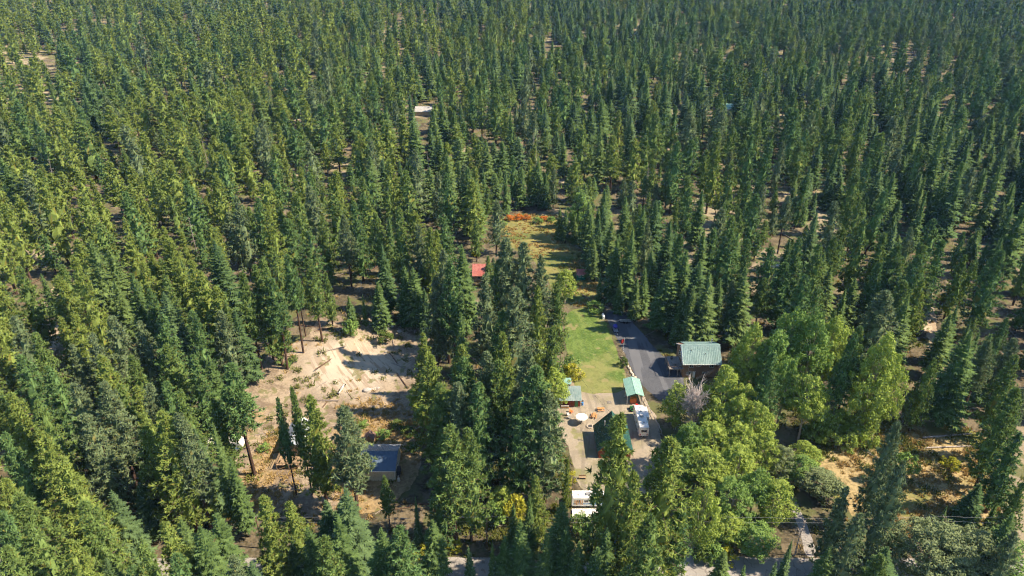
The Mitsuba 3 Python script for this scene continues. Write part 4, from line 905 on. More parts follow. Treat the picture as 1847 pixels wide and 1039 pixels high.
PLACED = [
    ('y', -101.4, 111.1, 32, 1), ('p', -93.8, 108.6, 32, 1), ('p', -95.2, 100.3, 31, 1), ('y', -88.1, 99.7, 32, 1), ('y', -78.4, 91, 33, 1.25), ('p', -82.8, 84.6, 31, 1.2),
    ('y', -88.3, 89.2, 30, 1), ('p', -83.7, 81.9, 30, 1), ('p', -78.9, 74.6, 30, 1), ('y', -69.9, 75.7, 30, 1), ('b', -75.7, 95.8, 20.9, 1.15), ('p', -90.4, 114.3, 32, 1),
    ('p', -84.2, 107, 30.1, 1.15), ('p', -83.5, 113.5, 33.1, 1.1), ('p', -84.2, 119.5, 28.2, 1), ('y', -71.9, 106.2, 30.7, 1), ('y', -67.1, 104.7, 32.8, 1.1), ('p', -64.1, 104.4, 32.2, 0.9),
    ('p', -76.6, 117.8, 29.5, 1), ('p', -73.4, 117.8, 29.8, 1), ('p', -68.5, 114.3, 30.6, 1), ('b', -64.7, 109.4, 24.8, 0.75), ('f', -58.6, 105.4, 29.4, 0.6), ('f', -55.8, 103.5, 22.5, 0.7),
    ('k', -60.9, 121.9, 31.9, 1.2), ('k', -49.2, 115.5, 27.8, 0.5), ('k', -45.6, 115.5, 30.5, 0.5), ('y', -41.9, 113.6, 29.9, 0.95), ('p', -33.8, 108.6, 30.7, 1.2), ('y', -56.8, 80.5, 29, 1),
    ('p', -53.9, 75.6, 27, 1), ('f', -57.2, 85, 25, 1), ('f', -51.9, 81.5, 27, 1.1), ('f', -51, 85.3, 26, 1.1), ('y', -44.2, 88.9, 26.3, 1.1), ('y', -40.1, 90.2, 23.7, 1.05),
    ('s', -42.8, 89.5, 13.2, 1), ('b', -40.4, 88.9, 16.6, 0.9), ('p', -30.6, 79.5, 27, 1), ('b', -35.5, 95.4, 18.9, 1.2), ('b', -32.4, 94.7, 19.1, 1.1), ('f', -36.5, 87.7, 20, 1),
    ('p', -61.3, 76, 24, 1), ('b', -69.2, 81.1, 20, 1), ('p', -77, 79.1, 30, 1), ('p', -70.8, 82.9, 31, 1), ('p', -59.3, 77.5, 28, 1), ('p', -45.7, 78.2, 24, 1),
    ('b', -43.1, 78.8, 22, 1), ('b', -30.3, 92.7, 24.7, 1.1), ('f', -30.6, 86.2, 25, 1), ('k', -26.1, 104.7, 16.2, 0.75), ('s', -19.3, 100.3, 15, 0.8), ('p', -18.6, 81.5, 27, 1.15),
    ('f', -22.4, 83.9, 24, 1), ('f', -15.2, 93.4, 15.9, 1), ('p', -14.4, 100.3, 20.8, 0.9), ('p', -11.6, 101, 32.3, 1.25), ('p', -8.6, 102.4, 30.3, 1), ('p', -11.3, 116, 31.1, 1.1),
    ('p', -7.3, 114.3, 32, 1.1), ('p', -14.9, 117.8, 29.8, 1.05), ('y', -18, 124.7, 32.2, 1.1), ('p', -10.6, 123.2, 32.5, 1.1), ('y', -11.4, 130.6, 31, 1), ('p', -5.7, 123.2, 34, 1),
    ('p', -2.8, 121, 33.2, 1.1), ('y', -2.4, 135.2, 31.4, 1), ('p', 3.7, 121.3, 35.5, 1.1), ('p', 5, 115.1, 35.8, 1.3), ('p', 7.5, 113.5, 30.8, 1.2), ('p', 1.3, 113.5, 28.7, 1.1),
    ('k', -6.9, 119.5, 28.5, 1), ('g', 0.9, 147.6, 36.5, 1.3), ('p', -2.5, 146.4, 30.9, 1.1), ('g', -1.6, 173.1, 38.5, 1.2), ('g', 2.5, 173.1, 37.3, 1.2), ('g', 8.2, 171.6, 34.1, 1.1),
    ('y', 6.8, 159, 31.2, 0.85), ('p', 13.1, 171.6, 25.1, 1), ('p', 10.9, 150, 23.9, 1), ('p', -4.4, 173.1, 31.7, 1.1), ('p', -7, 161.7, 33.6, 1.1), ('f', -13.4, 151.2, 27.8, 1),
    ('p', -18.6, 168.7, 37.2, 1), ('y', -25.6, 200.1, 30.4, 1), ('f', -15.1, 185.9, 31, 1.2), ('p', -13.6, 238, 17.5, 1), ('p', -16.1, 164.4, 35.9, 1), ('p', -21.6, 168.7, 28.7, 1),
    ('y', -21.8, 144, 25.9, 0.9), ('s', -8.1, 90.8, 11.7, 1), ('s', -3.6, 90.2, 13.3, 1), ('f', -1.6, 89.5, 15.9, 0.9), ('f', 1.6, 88.9, 20.8, 1.1), ('s', 3.6, 97.4, 18.3, 1),
    ('y', 4.6, 98.8, 21.8, 0.9), ('f', 8.8, 90.8, 23, 1.1), ('f', 6.1, 87.1, 19.3, 1), ('f', 9.7, 87.7, 20, 1), ('s', 0.2, 101, 12.6, 1), ('y', 11.7, 110.2, 15.7, 0.5),
    ('y', 18, 89.8, 43.8, 1.08), ('y', 20.5, 85.7, 35, 0.95), ('y', 27.6, 92.7, 36.1, 1.25), ('f', 16.5, 83.8, 24, 1), ('f', 11.8, 84.6, 20, 1), ('f', 14.7, 81.7, 22, 1),
    ('p', 22.2, 78.9, 32, 1), ('p', 31.2, 92.1, 21.7, 1), ('p', 60.8, 133.1, 27.2, 1.05), ('g', 75.4, 105.7, 29.2, 0.82), ('g', 69.9, 93.1, 30.2, 0.85), ('p', 62.5, 94.7, 22.9, 0.85),
    ('p', 60.9, 86.8, 24, 1), ('s', 53.2, 92.1, 12.1, 1), ('s', 48, 86.2, 13, 1), ('f', 40.7, 91.4, 10.1, 0.9), ('s', 42.6, 86.3, 12, 1), ('k', 80.4, 135.8, 31, 0.8),
    ('k', 81.5, 136.7, 32, 0.8), ('p', 102, 137.7, 22.7, 0.85), ('g', 102.2, 140.6, 13.3, 0.8), ('f', 110.3, 139.9, 29.2, 1.2), ('p', 107.2, 117.8, 28.4, 1.1), ('p', 104.9, 110.2, 22.7, 1.1),
    ('d', 98.1, 107, 11.9, 1.3), ('s', 91.6, 105.4, 7.2, 1), ('s', 101.3, 104.7, 8.9, 1), ('f', 124.9, 151.2, 21.4, 1.2), ('p', 121, 146.4, 22, 1.1), ('p', 129.1, 148.8, 21.3, 1.1),
    ('f', 120.1, 161.7, 21.2, 1.1), ('s', 132.7, 170.2, 15, 1), ('s', 129.8, 161.7, 15.9, 1), ('f', 126.4, 168.7, 19.9, 1), ('g', 87.7, 84.7, 22, 1), ('p', 118.9, 135.2, 25.2, 1),
    ('d', 66.6, 85.2, 18, 1.2), ('f', 57.1, 86.1, 17, 1), ('p', 63.2, 81.6, 20, 1), ('p', 111.5, 173.1, 25.5, 1.3), ('y', 118.4, 174.7, 24.7, 1.2), ('f', 109.8, 165.8, 25, 1.3),
    ('f', 104.5, 184.2, 20.8, 1.1), ('f', 100.2, 181, 18.7, 1), ('f', 102.3, 196.4, 18.9, 1.2), ('f', 101.1, 200.1, 21.7, 1.3), ('d', 94.8, 205.9, 21, 1.3), ('p', 105.8, 205.9, 25, 1),
    ('d', 91.5, 205.9, 24, 1), ('f', 68.4, 179.4, 26.9, 1.2), ('f', 77.3, 216.1, 22.6, 1), ('f', 63.9, 185.9, 19.9, 1), ('f', 64.6, 211.9, 24.4, 1.1), ('d', 56.2, 184.2, 26.3, 1.2),
    ('f', 53.2, 189.3, 27.7, 1.1), ('f', 50.2, 177.8, 12.8, 1), ('f', 57.9, 177.8, 25.9, 1.1), ('p', 66.3, 181.9, 21, 0.9), ('f', 51.6, 179.4, 19.5, 1.1), ('f', 48, 185.9, 25.5, 1.2),
    ('f', 46, 203.9, 20.9, 1.3), ('f', 39.1, 203.9, 28.8, 1.1), ('f', 34.9, 205.9, 24, 1.2), ('f', 35.1, 224.8, 22.5, 1.2), ('f', 29.1, 222.6, 16.6, 1), ('f', 33.1, 244, 19.8, 1.1),
    ('s', 29.9, 205.9, 13.9, 1), ('f', 19.6, 259.1, 14, 1), ('f', 21.8, 255.7, 14.6, 1), ('f', 25.2, 254.6, 12.1, 1), ('f', 47, 189.3, 17.2, 1.1), ('f', 42.9, 196.4, 18.5, 1),
    ('f', 35.5, 198.3, 14.6, 1), ('f', 40.2, 194.6, 15.5, 1), ('d', 53, 211.9, 28.4, 1), ('d', 52.7, 234.1, 26.9, 1), ('f', 46.9, 229.4, 26.6, 1), ('f', 43.7, 249.2, 23, 1),
    ('f', 37.4, 260.2, 21.8, 1), ('y', 40, 216.1, 25.7, 1), ('f', 52.9, 176.2, 21.2, 1), ('p', 77.4, 185.9, 19.9, 1), ('p', 78.5, 207.9, 23.1, 1), ('g', 109.9, 216.1, 21.6, 1),
    ('p', -72.5, 163.9, 31.7, 0.9), ('p', -66.9, 165.3, 35, 1), ('k', -65.1, 163.9, 29.5, 1), ('k', -61.9, 169.9, 32.2, 0.8), ('k', -57.7, 175.9, 27.5, 0.95), ('k', -63.6, 179, 23.4, 0.7),
    ('k', -70.1, 167.3, 31.1, 0.9), ('g', -94.6, 220.4, 31.1, 0.9), ('p', -90.6, 229.4, 28.3, 1.1), ('p', -84.2, 231.7, 26.8, 1), ('f', -152.6, 197.5, 15.4, 1), ('p', -56.9, 185.9, 18.9, 0.8),
    ('f', -41.2, 185.2, 17.8, 1.25), ('f', -33.8, 191, 21.5, 1.3), ('p', -36.3, 205.9, 32.6, 1.1), ('p', -30.3, 204.7, 29.2, 1.1), ('y', -24.6, 202, 28.6, 1), ('p', -44.3, 207.9, 29.1, 1.1),
    ('p', -53, 216.1, 30.7, 1.1), ('p', -56.3, 211.9, 27.4, 1), ('p', -55, 239, 27.3, 1), ('f', -43.5, 222.6, 23, 1), ('d', -40.6, 194.6, 25.2, 1), ('f', -30.6, 189.3, 22, 1.1),
    ('d', -26.6, 182.6, 17.8, 1), ('f', -49.7, 181.9, 12.8, 0.8), ('s', -46.4, 185.9, 11.2, 1), ('y', -92.4, 177.8, 26.8, 1.2), ('y', -84.5, 165.8, 30.2, 1.2), ('y', -79.4, 161.7, 29, 1.1),
    ('p', -76.7, 155, 25.9, 1.1), ('f', -78, 161.7, 24.7, 1), ('d', -74.2, 159, 23.7, 1), ('p', -81.9, 151.2, 28.1, 1), ('p', -87.7, 147.6, 29.4, 1.2), ('y', -116.4, 156.3, 24.3, 1.15),
    ('y', -122.4, 159, 21.9, 1), ('p', -140, 173.1, 29.9, 1.2), ('f', -128, 189.3, 31.3, 1.2), ('f', -133.6, 189.3, 23.9, 1), ('f', -125.5, 192.8, 26, 1.3), ('p', -113, 137.3, 30.1, 1),
    ('g', -108.2, 141.7, 24.1, 1), ('p', -94.7, 148.8, 26.3, 1), ('f', -117.8, 179.4, 22.3, 1), ('p', -97.2, 170.2, 26.2, 1), ('f', -99.8, 185.9, 23.7, 1), ('y', -99.5, 182.6, 26.2, 1),
    ('p', -101, 167.3, 24.2, 1), ('f', -108, 173.1, 26.4, 1.1), ('p', -99.6, 146.4, 29.3, 1.2), ('p', -102.5, 141.7, 27.3, 1.1), ('p', -88.9, 133.1, 26.6, 1), ('p', -74.7, 133.1, 26.6, 1.1),
    ('p', -81.1, 135.2, 28.3, 1.1), ('f', -74.3, 139.5, 22.4, 1), ('p', -123.7, 146.4, 29.3, 1.2), ('p', -102.1, 125.1, 29, 1), ('p', -111.2, 129, 29.3, 1.1), ('y', -91.7, 127, 30.6, 1.1),
    ('p', -65.8, 121.3, 22.7, 1), ('f', 28.2, 260.2, 20.6, 1.2), ('f', 29.9, 250.3, 20.4, 1.2), ('f', 29.6, 239, 19.6, 1.2), ('d', 31.9, 233.1, 19.7, 1.1), ('d', 27.6, 270.8, 19.2, 1.2),
    ('d', 34.7, 241.5, 21.9, 1.2), ('p', 101, 101, 17.8, 1), ('f', 89.6, 89.1, 22, 1), ('p', 116.9, 127, 21.6, 1), ('f', 4.1, 293.5, 20.3, 1.1), ('f', 11.5, 296.3, 22.4, 1.1),
    ('p', 18.9, 294.2, 20, 1), ('f', -2.8, 287.4, 20.2, 1), ('d', 15.1, 291.4, 17.9, 1), ('p', 0.4, 297.7, 24, 1), ('f', -16.2, 211.9, 16.2, 0.8),
]
KIND = {'p': ('pine', (0, 1, 4, 2)), 'y': ('pine', (0, 2, 4)), 'k': ('pine', (1, 3)), 'g': ('pine', (0, 2, 4)), 'f': ('fir', (0, 1, 2, 3)), 'b': ('fir', (0, 2)), 'd': ('fir', (0, 2, 3)), 's': ('fir', (1, 4))}
TINT = {'p': (0, 2, 0, 3), 'y': (1,), 'k': (0, 2), 'g': (3,), 'f': (0, 2, 0), 'b': (1,), 'd': (3,), 's': (0, 1, 2)}
NSHAPE = (7, 6, 5)
HREF = {'pine': 30.0, 'fir': 27.0}
rng = np.random.default_rng(11)
ALL = []  # species, x, y, height, radius scale, tint, shape preference
for sp, x, y, h, r in PLACED:
    kind, shapes = KIND[sp]
    ALL.append((kind, x, y, h, r * (0.72 if sp == 's' else 1.0), TINT[sp][rng.integers(len(TINT[sp]))], shapes[rng.integers(len(shapes))], True))

HOMESTEADS = Polygon([(-52, 62), (110, 62), (112, 90), (138, 96), (140, 150), (90, 160), (66, 175), (62, 188), (45, 205), (36, 250), (28, 284), (-12, 278), (-14, 262), (2, 236), (-8, 216), (-30, 214), (-62, 214), (-66, 196), (-88, 168), (-88, 142), (-72, 130), (-70, 104)])
KEEP = [Polygon(AREAS[k]).buffer(2.0) for k in AREAS]
GAPS = [(-57, 449, 10, 22), (-57, 430, 5, 14), (150, 455, 9, 20), (137, 425, 7, 20), (96, 222, 8, 12), (98, 208, 4, 14), (84, 244, 6, 12), (158, 207, 8, 22), (165, 262, 7, 20), (188, 244, 7, 18), (128, 262, 6, 14), (-425, 620, 26, 60), (-130, 800, 14, 60), (38, 720, 9, 60), (60, 640, 8, 50), (345, 640, 24, 40), (405, 520, 16, 34), (300, 560, 14, 26), (470, 590, 18, 40), (380, 430, 14, 24), (240, 640, 12, 30), (210, 330, 8, 18), (260, 370, 8, 18), (98, 400, 6, 20), (118, 350, 6, 18), (-95, 196, 5, 9), (-85, 205, 6, 10), (-60, 230, 5, 10), (-25, 240, 5, 9)]

def crowding(x, y):
    """Least spacing of trees here, or None in an opening."""
    d = math.hypot(x, y)
    nz = float(meshkit.fbm(np.array([x / 55.0, y / 75.0, 2.0]), 3, seed=9))
    right = max(0.0, min(1.0, (x - 0.02 * y) / (0.25 * y + 1)))
    s = np.interp(d, [150, 300, 500, 900, 1400], [8.8, 10.2, 12.8, 16.2, 19.5]) - 0.05 * right * d ** 0.6
    return s * (0.86 + (0.8 + 1.3 * right) * max(0.0, nz - 0.53))

cells = {}
def near(x, y, s):
    ci, cj = int(x // 24), int(y // 24)
    for a in (-1, 0, 1):
        for b in (-1, 0, 1):
            for (u, v) in cells.get((ci + a, cj + b), ()):
                if (u - x) ** 2 + (v - y) ** 2 < s * s:
                    return True
    return False
def put(x, y):
    cells.setdefault((int(x // 24), int(y // 24)), []).append((x, y))
for t in ALL:
    put(t[1], t[2])
for t in BROAD:
    put(t[1], t[2])
tries = 0
cand = []
N_TRY = 60000
cy = np.sqrt(rng.uniform(70.0 ** 2, 1420.0 ** 2, N_TRY))
cx = rng.uniform(-1, 1, N_TRY) * (0.70 * cy + 75)
order = rng.uniform(0, 1, N_TRY)
blocked = contains_xy(HOMESTEADS, cx, cy)
for k in KEEP:
    blocked |= contains_xy(k, cx, cy)
for gx, gy, ra, rb in GAPS:
    blocked |= ((cx - gx) / ra) ** 2 + ((cy - gy) / rb) ** 2 < 1
mixn = meshkit.fbm(np.stack([cx / 85.0, cy / 110.0, 0 * cx + 5], -1), 3, seed=21)
tone = meshkit.fbm(np.stack([cx / 60.0, cy / 80.0, 0 * cx + 8], -1), 3, seed=33)
age = meshkit.fbm(np.stack([cx / 120.0, cy / 150.0, 0 * cx + 2], -1), 2, seed=44)
for k in range(N_TRY):
    if blocked[k]:
        continue
    x, y = float(cx[k]), float(cy[k])
    s = crowding(x, y)
    small = rng.uniform() < 0.30
    if near(x, y, s * rng.uniform(0.72, 1.25) * (0.62 if small else 1.0)):
        continue
    put(x, y)
    side = x / y
    pfir = 0.30 if side < -0.22 else 0.62 if side < 0.30 and y < 560 else 0.42
    fir_ = mixn[k] + rng.normal(0, 0.10) < 0.5 + (pfir - 0.5) * 0.62
    if fir_:
        h = rng.normal(24.5, 4.4) * (0.9 + 0.25 * (age[k] - 0.3))
        tn = int(rng.choice(4, p=[0.4, 0.15, 0.2, 0.25] if side < 0 else [0.35, 0.2, 0.1, 0.35]))
    else:
        h = rng.normal(27.5, 4.0) * (0.9 + 0.25 * (age[k] - 0.3))
        warm = max(0.0, min(1.0, 0.5 - 1.4 * side + 2.2 * (tone[k] - 0.5)))
        tn = 1 if rng.uniform() < 0.62 * warm else int(rng.choice([0, 2, 3], p=[0.45, 0.35, 0.20]))
    if small:
        h *= rng.uniform(0.35, 0.65)
    h = float(np.clip(h, 8, 36))
    ALL.append(('fir' if fir_ else 'pine', x, y, h, float(np.clip(rng.normal(1.20, 0.17), 0.85, 1.6) * (1.0 + 0.22 * float(S(200, 420, y)) + 0.20 * float(S(420, 900, y)))), tn, int(rng.choice(7, p=[0.20, 0.06, 0.23, 0.03, 0.23, 0.10, 0.15])), False))

# ---------------------------------------------------------------- how much of each tree the photo shows
EX, EY = 512, 288
FL = 682.5 / 2
_f, _u = np.array([0, math.cos(PITCH), -math.sin(PITCH)]), np.array([0, math.sin(PITCH), math.cos(PITCH)])
def seen_from_drone(p):
    v = np.asarray(p, float) - EYE
    z = v @ _f
    return EX / 2 + FL * v[..., 0] / z, EY / 2 - FL * (v @ _u) / z, z
tx = np.array([t[1] for t in ALL]); ty = np.array([t[2] for t in ALL]); th = np.array([t[3] for t in ALL]); tr_ = np.array([t[4] for t in ALL])
tz = Z(tx, ty)
bu, bv, bz = seen_from_drone(np.stack([tx, ty, tz + 0.2 * th], 1))
uu, uv_, uz = seen_from_drone(np.stack([tx, ty, tz + th], 1))
mask = np.zeros((EY, EX), bool)
shown = np.zeros(len(ALL))
for k in np.argsort(np.hypot(tx, ty)):
    w = FL * 3.3 * tr_[k] / bz[k]
    r0, r1 = int(max(0, math.floor(uv_[k]))), int(min(EY - 1, math.ceil(bv[k])))
    got = 0
    for row in range(r0, r1 + 1):
        t = min(max((row - uv_[k]) / max(bv[k] - uv_[k], 0.5), 0), 1)
        c = uu[k] + (bu[k] - uu[k]) * t
        ww = w * (0.2 + 0.8 * min(1.0, t * 1.6)) * (1 - 0.25 * max(0, t - 0.75) * 4)
        a, b = int(max(0, round(c - ww))), int(min(EX, round(c + ww) + 1))
        if b > a:
            got += (b - a) - int(mask[row, a:b].sum())
            mask[row, a:b] = True
    shown[k] = got
named = set()
for kind in ('pine', 'fir'):
    ids = [k for k in np.argsort(-shown) if ALL[k][0] == kind and shown[k] >= 8 and 2 < uu[k] < EX - 2 and uv_[k] < EY - 3][:300]
    named.update(ids)

# ---------------------------------------------------------------- the conifers
LANDMARKS = [('the brown house', 54, 165, 14), ('the carport', 33, 152, 9), ('the barn', 25, 132, 13), ('the driveway', 39, 190, 9), ('the lawn', 22, 180, 12), ('the meadow', 14, 262, 22), ('the red cabin', -11, 224, 13), ('the bare clearing', -50, 165, 24), ('the blue-roofed garage', -31, 124, 12),
             ('the silver-roofed cabin', -53, 131, 12), ('the dry grass field', 98, 122, 20), ('the road', 0, 95, 0), ('the dirt track', 122, 165, 14), ('the red-brown shed', 15, 150, 9), ('the playhouse', 25, 224, 9)]
TONE = {'pine': ('olive-green', 'yellow-green', 'deep green', 'grey-green'), 'fir': ('mid-green', 'blue-green', 'fresh green', 'dark green')}
count = {'pine': 0, 'fir': 0, 'pine_forest': 0, 'fir_forest': 0}
taken = set()
ONES = 'nought one two three four five six seven eight nine ten eleven twelve thirteen fourteen fifteen sixteen seventeen eighteen nineteen'.split()
TENS = 'x x twenty thirty forty fifty sixty seventy eighty ninety'.split()
def spell(v, half=False):
    n = int(round(v)) if not half else int(math.floor(v))
    w = 'a hundred' if n >= 100 else ONES[n] if n < 20 else TENS[n // 10] + ('-' + ONES[n % 10] if n % 10 else '')
    return w + (f'-point-{ONES[int((v - n) * 10) % 10]}' if half else '')
def spot(what, u, v):
    u, v = min(max(u, 0), 100), min(max(v, 0), 100)
    for half in (False, True):
        lab = f'{what}, tip {spell(u, half)} percent across, {spell(v, half)} percent down'
        if lab not in taken:
            break
    if len(lab.split()) > 16:
        lab = lab.replace(what, what.split(' near ')[0])
    taken.add(lab)
    return lab
for k, (kind, x, y, h, r, tn, shp, hand) in enumerate(ALL):
    d = math.hypot(x, y)
    lod = 0 if d < 235 else 1 if d < 470 else 2
    s = h / HREF[kind]
    wide = r * s ** 0.75 * (1.02 if kind == 'pine' else 1.04)
    ref = {'type': 'ref', 'id': f'{kind}_shape_{lod}{shp % NSHAPE[lod]}{tn}'}
    m = T().translate([x, y, float(tz[k]) - 0.15]).rotate([0, 1, 0], float(rng.normal(0, 0.4 if hand else 1.3))).rotate([0, 0, 1], float(rng.uniform(0, 360))).scale([wide, wide, s])
    if k in named:
        n = count[kind]
        key = f'{kind}_tree' + (f'_{n:03d}' if n else '')
        count[kind] += 1
        size = 'tall' if h > 27.5 else 'medium-height' if h > 20 else 'small'
        size = ('broad ' if r > 1.17 else 'slender ' if r < 0.85 else '') + size
        cx_, cy_ = 100 * uu[k] / EX, 100 * max(uv_[k], 0) / EY
        by = next((f' near {nm}' for nm, lx, ly, rr in LANDMARKS if math.hypot(x - lx, y - ly) < rr), '')
        lab = spot(f'{size} {TONE[kind][tn]} {kind}{by}', cx_, cy_)
        labels[key] = {'label': lab, 'category': f'{kind} tree', 'group': f'{kind} trees of the forest'}
    else:
        count[kind + '_forest'] += 1
        key = f"{kind}_forest__{count[kind + '_forest']:04d}"
    scene[key] = {'type': 'instance', 'shapes': ref, 'to_world': m}
labels['pine_forest'] = {'label': 'mass of olive-green pines filling the forest into the distance', 'category': 'pine trees', 'kind': 'stuff'}
labels['fir_forest'] = {'label': 'mass of dark firs mixed through the forest into the distance', 'category': 'fir trees', 'kind': 'stuff'}

# ---------------------------------------------------------------- broadleaf trees and shrubs
LEAF = {'c': ((0.180, 0.258, 0.055), (0.380, 0.475, 0.110)), 'w': ((0.115, 0.205, 0.055), (0.245, 0.370, 0.105)), 'g': ((0.135, 0.180, 0.080), (0.265, 0.320, 0.165)), 'y': ((0.25, 0.27, 0.035), (0.46, 0.45, 0.065)),
        'o': ((0.36, 0.11, 0.03), (0.58, 0.24, 0.05)), 'd': ((0.07, 0.115, 0.03), (0.16, 0.22, 0.06))}
PALE = (0.42, 0.38, 0.32)
for i in range(5):
    for t in ('c', 'w') if i < 4 else ('c', 'w', 'g'):
        group(f'leafy_shape_{t}{i}', broadleaf(i * 3 + (t == 'w'), H=18, R=5.2, base=(0.12, 0.2, 0.34, 0.08, 0.15)[i], clumps=300 if i == 4 else 190, leaves=46, leaf=0.27 if i == 4 else 0.33, puff=0.125 if i == 4 else 0.155), *LEAF[t], PALE, bark2=(0.30, 0.27, 0.22))
for i in range(3):
    for t in ('w', 'g', 'y', 'o', 'd', 'c'):
        group(f'shrub_shape_{t}{i}', broadleaf(40 + i * 5, H=3.0, R=1.9, base=0.05, clumps=34, leaves=36, leaf=0.24, puff=0.24, trunk_r=0.06, forks=5), *LEAF[t], (0.20, 0.17, 0.13))
LOOK = {'c': 'yellow-green', 'w': 'mid-green', 'g': 'grey-green', 'y': 'yellow', 'o': 'orange', 'd': 'dark green'}
for n, (t, x, y, h, R) in enumerate(BROAD):
    u_, v_, _ = seen_from_drone(np.array([x, y, h]))
    by = next((f' near {nm}' for nm, lx, ly, rr in LANDMARKS if math.hypot(x - lx, y - ly) < rr), '')
    rot = float(rng.uniform(0, 360))
    if h > 7:
        key = thing('broadleaf_tree', spot(f'{LOOK[t]} leafy tree{by}', 100 * u_ / EX, 100 * v_ / EY), 'broadleaf tree', 'leafy trees among the conifers')
        scene[key] = {'type': 'instance', 'shapes': {'type': 'ref', 'id': f"leafy_shape_{'c' if t in 'cy' else 'g' if t == 'g' else 'w'}{4 if R > 6.6 or t == 'g' else n % 4}"}, 'to_world': T().translate([x, y, float(Z(x, y)) - 0.1]).rotate([0, 0, 1], rot).scale([R / 4.9, R / 4.9, h / 18.3])}
    else:
        key = thing('shrub', spot(f'{LOOK[t]} shrub{by}', 100 * u_ / EX, 100 * v_ / EY), 'shrub', 'shrubs round the clearings')
        scene[key] = {'type': 'instance', 'shapes': {'type': 'ref', 'id': f'shrub_shape_{t}{n % 3}'}, 'to_world': T().translate([x, y, float(Z(x, y)) - 0.1]).rotate([0, 0, 1], rot).scale([R / 1.8, R / 1.8, h / 3.0])}

def snag(key, label, x, y, h, twiggy, seed, r=0.2, tone=(0.34, 0.31, 0.29)):
    """A dead tree: a bare tapering trunk with broken limbs; twiggy > 0 gives it a full bare crown."""
    rs2 = np.random.default_rng(seed)
    k = thing(key, label, 'dead tree')
    z0 = float(Z(x, y)) - 0.1
    path = np.array([[0, 0, 0], [rs2.normal(0, .15), rs2.normal(0, .15), h * .5], [rs2.normal(0, .3), rs2.normal(0, .3), h]])
    tk = stem_tris(path, [r, r * .65, 0.03])
    if twiggy:
        n = 70
        zz = h * rs2.uniform(0.28, 0.8, n)
        az, el = rs2.uniform(0, 6.28, n), np.radians(rs2.uniform(35, 75, n))
        L = rs2.uniform(0.25, 0.42, n) * h * 0.8
    else:
        n = 34
        zz = h * rs2.uniform(0.25, 0.97, n)
        az, el = rs2.uniform(0, 6.28, n), np.radians(rs2.normal(-8, 14, n))
        L = rs2.uniform(0.4, 1.0, n) * (1.15 - zz / h) * 3.2
    d = np.stack([np.cos(az) * np.cos(el), np.sin(az) * np.cos(el), np.sin(el)], 1)
    o = np.stack([0 * zz, 0 * zz, zz], 1)
    e = o + d * L[:, None]
    lb = [limbs(o, e, 0.06 if twiggy else 0.05, 0.02)]
    m2 = 16 if twiggy else 2
    for q2 in range(m2):
        f = rs2.uniform(0.3, 0.95, n)
        a = o + (e - o) * f[:, None]
        dd = unit(d + rs2.normal(0, 0.65, (n, 3)) + [0, 0, 0.5 if twiggy else -0.1])
        lb.append(limbs(a, a + dd * (L * rs2.uniform(0.25, 0.5, n))[:, None], 0.045 if twiggy else 0.032, 0.025))
    lb = np.concatenate(lb)
    for nm, trs in (('trunk', tk), ('branches', lb)):
        scene[f'{k}__{nm}'] = {**soup(trs, np.array(tone) * rs2.uniform(0.8, 1.2, (len(trs), 1)), 'bark'), 'to_world': T().translate([x, y, z0])}
snag('dead_tree', 'grey leafless tree with a full bare crown among the yellow-green aspens', 45.3, 135.2, 15.6, True, 3, tone=(0.60, 0.54, 0.52))
snag('dead_tree', 'thin leaning bare pole of a dead tree by the road at the lower right', 58.4, 98.6, 10.5, False, 4, 0.14)
snag('dead_tree', 'bleached dead tree with twisted bare branches beside the paved path', 63.8, 98.6, 9.0, False, 8, 0.2, (0.42, 0.39, 0.36))
snag('dead_tree', 'bare grey snag standing in the forest at the top centre', 11.2, 349.0, 20.0, False, 5, 0.25, (0.42, 0.39, 0.38))
snag('dead_tree', 'second bare grey snag in front of a broad pine right of the first', 36.4, 352.0, 19.0, False, 6, 0.25, (0.40, 0.37, 0.36))
snag('dead_tree', 'rusty brown dead tree between the pines at the lower left', -105.0, 118.0, 24.0, False, 7, 0.25, (0.22, 0.13, 0.10))

sr = np.random.default_rng(61)
for n, (x, y, h) in enumerate([(-88, 262, 21), (-152, 330, 22), (-40, 318, 19), (62, 300, 20), (108, 276, 18), (142, 330, 21), (-210, 300, 23), (176, 268, 19), (-120, 236, 20), (12, 330, 17)]):
    u_, v_, _ = seen_from_drone(np.array([x, y, h]))
    snag('dead_tree', spot('bare grey snag among the conifers', 100 * u_ / EX, 100 * v_ / EY), x, y, h, False, 20 + n, 0.24, (0.38, 0.34, 0.31))

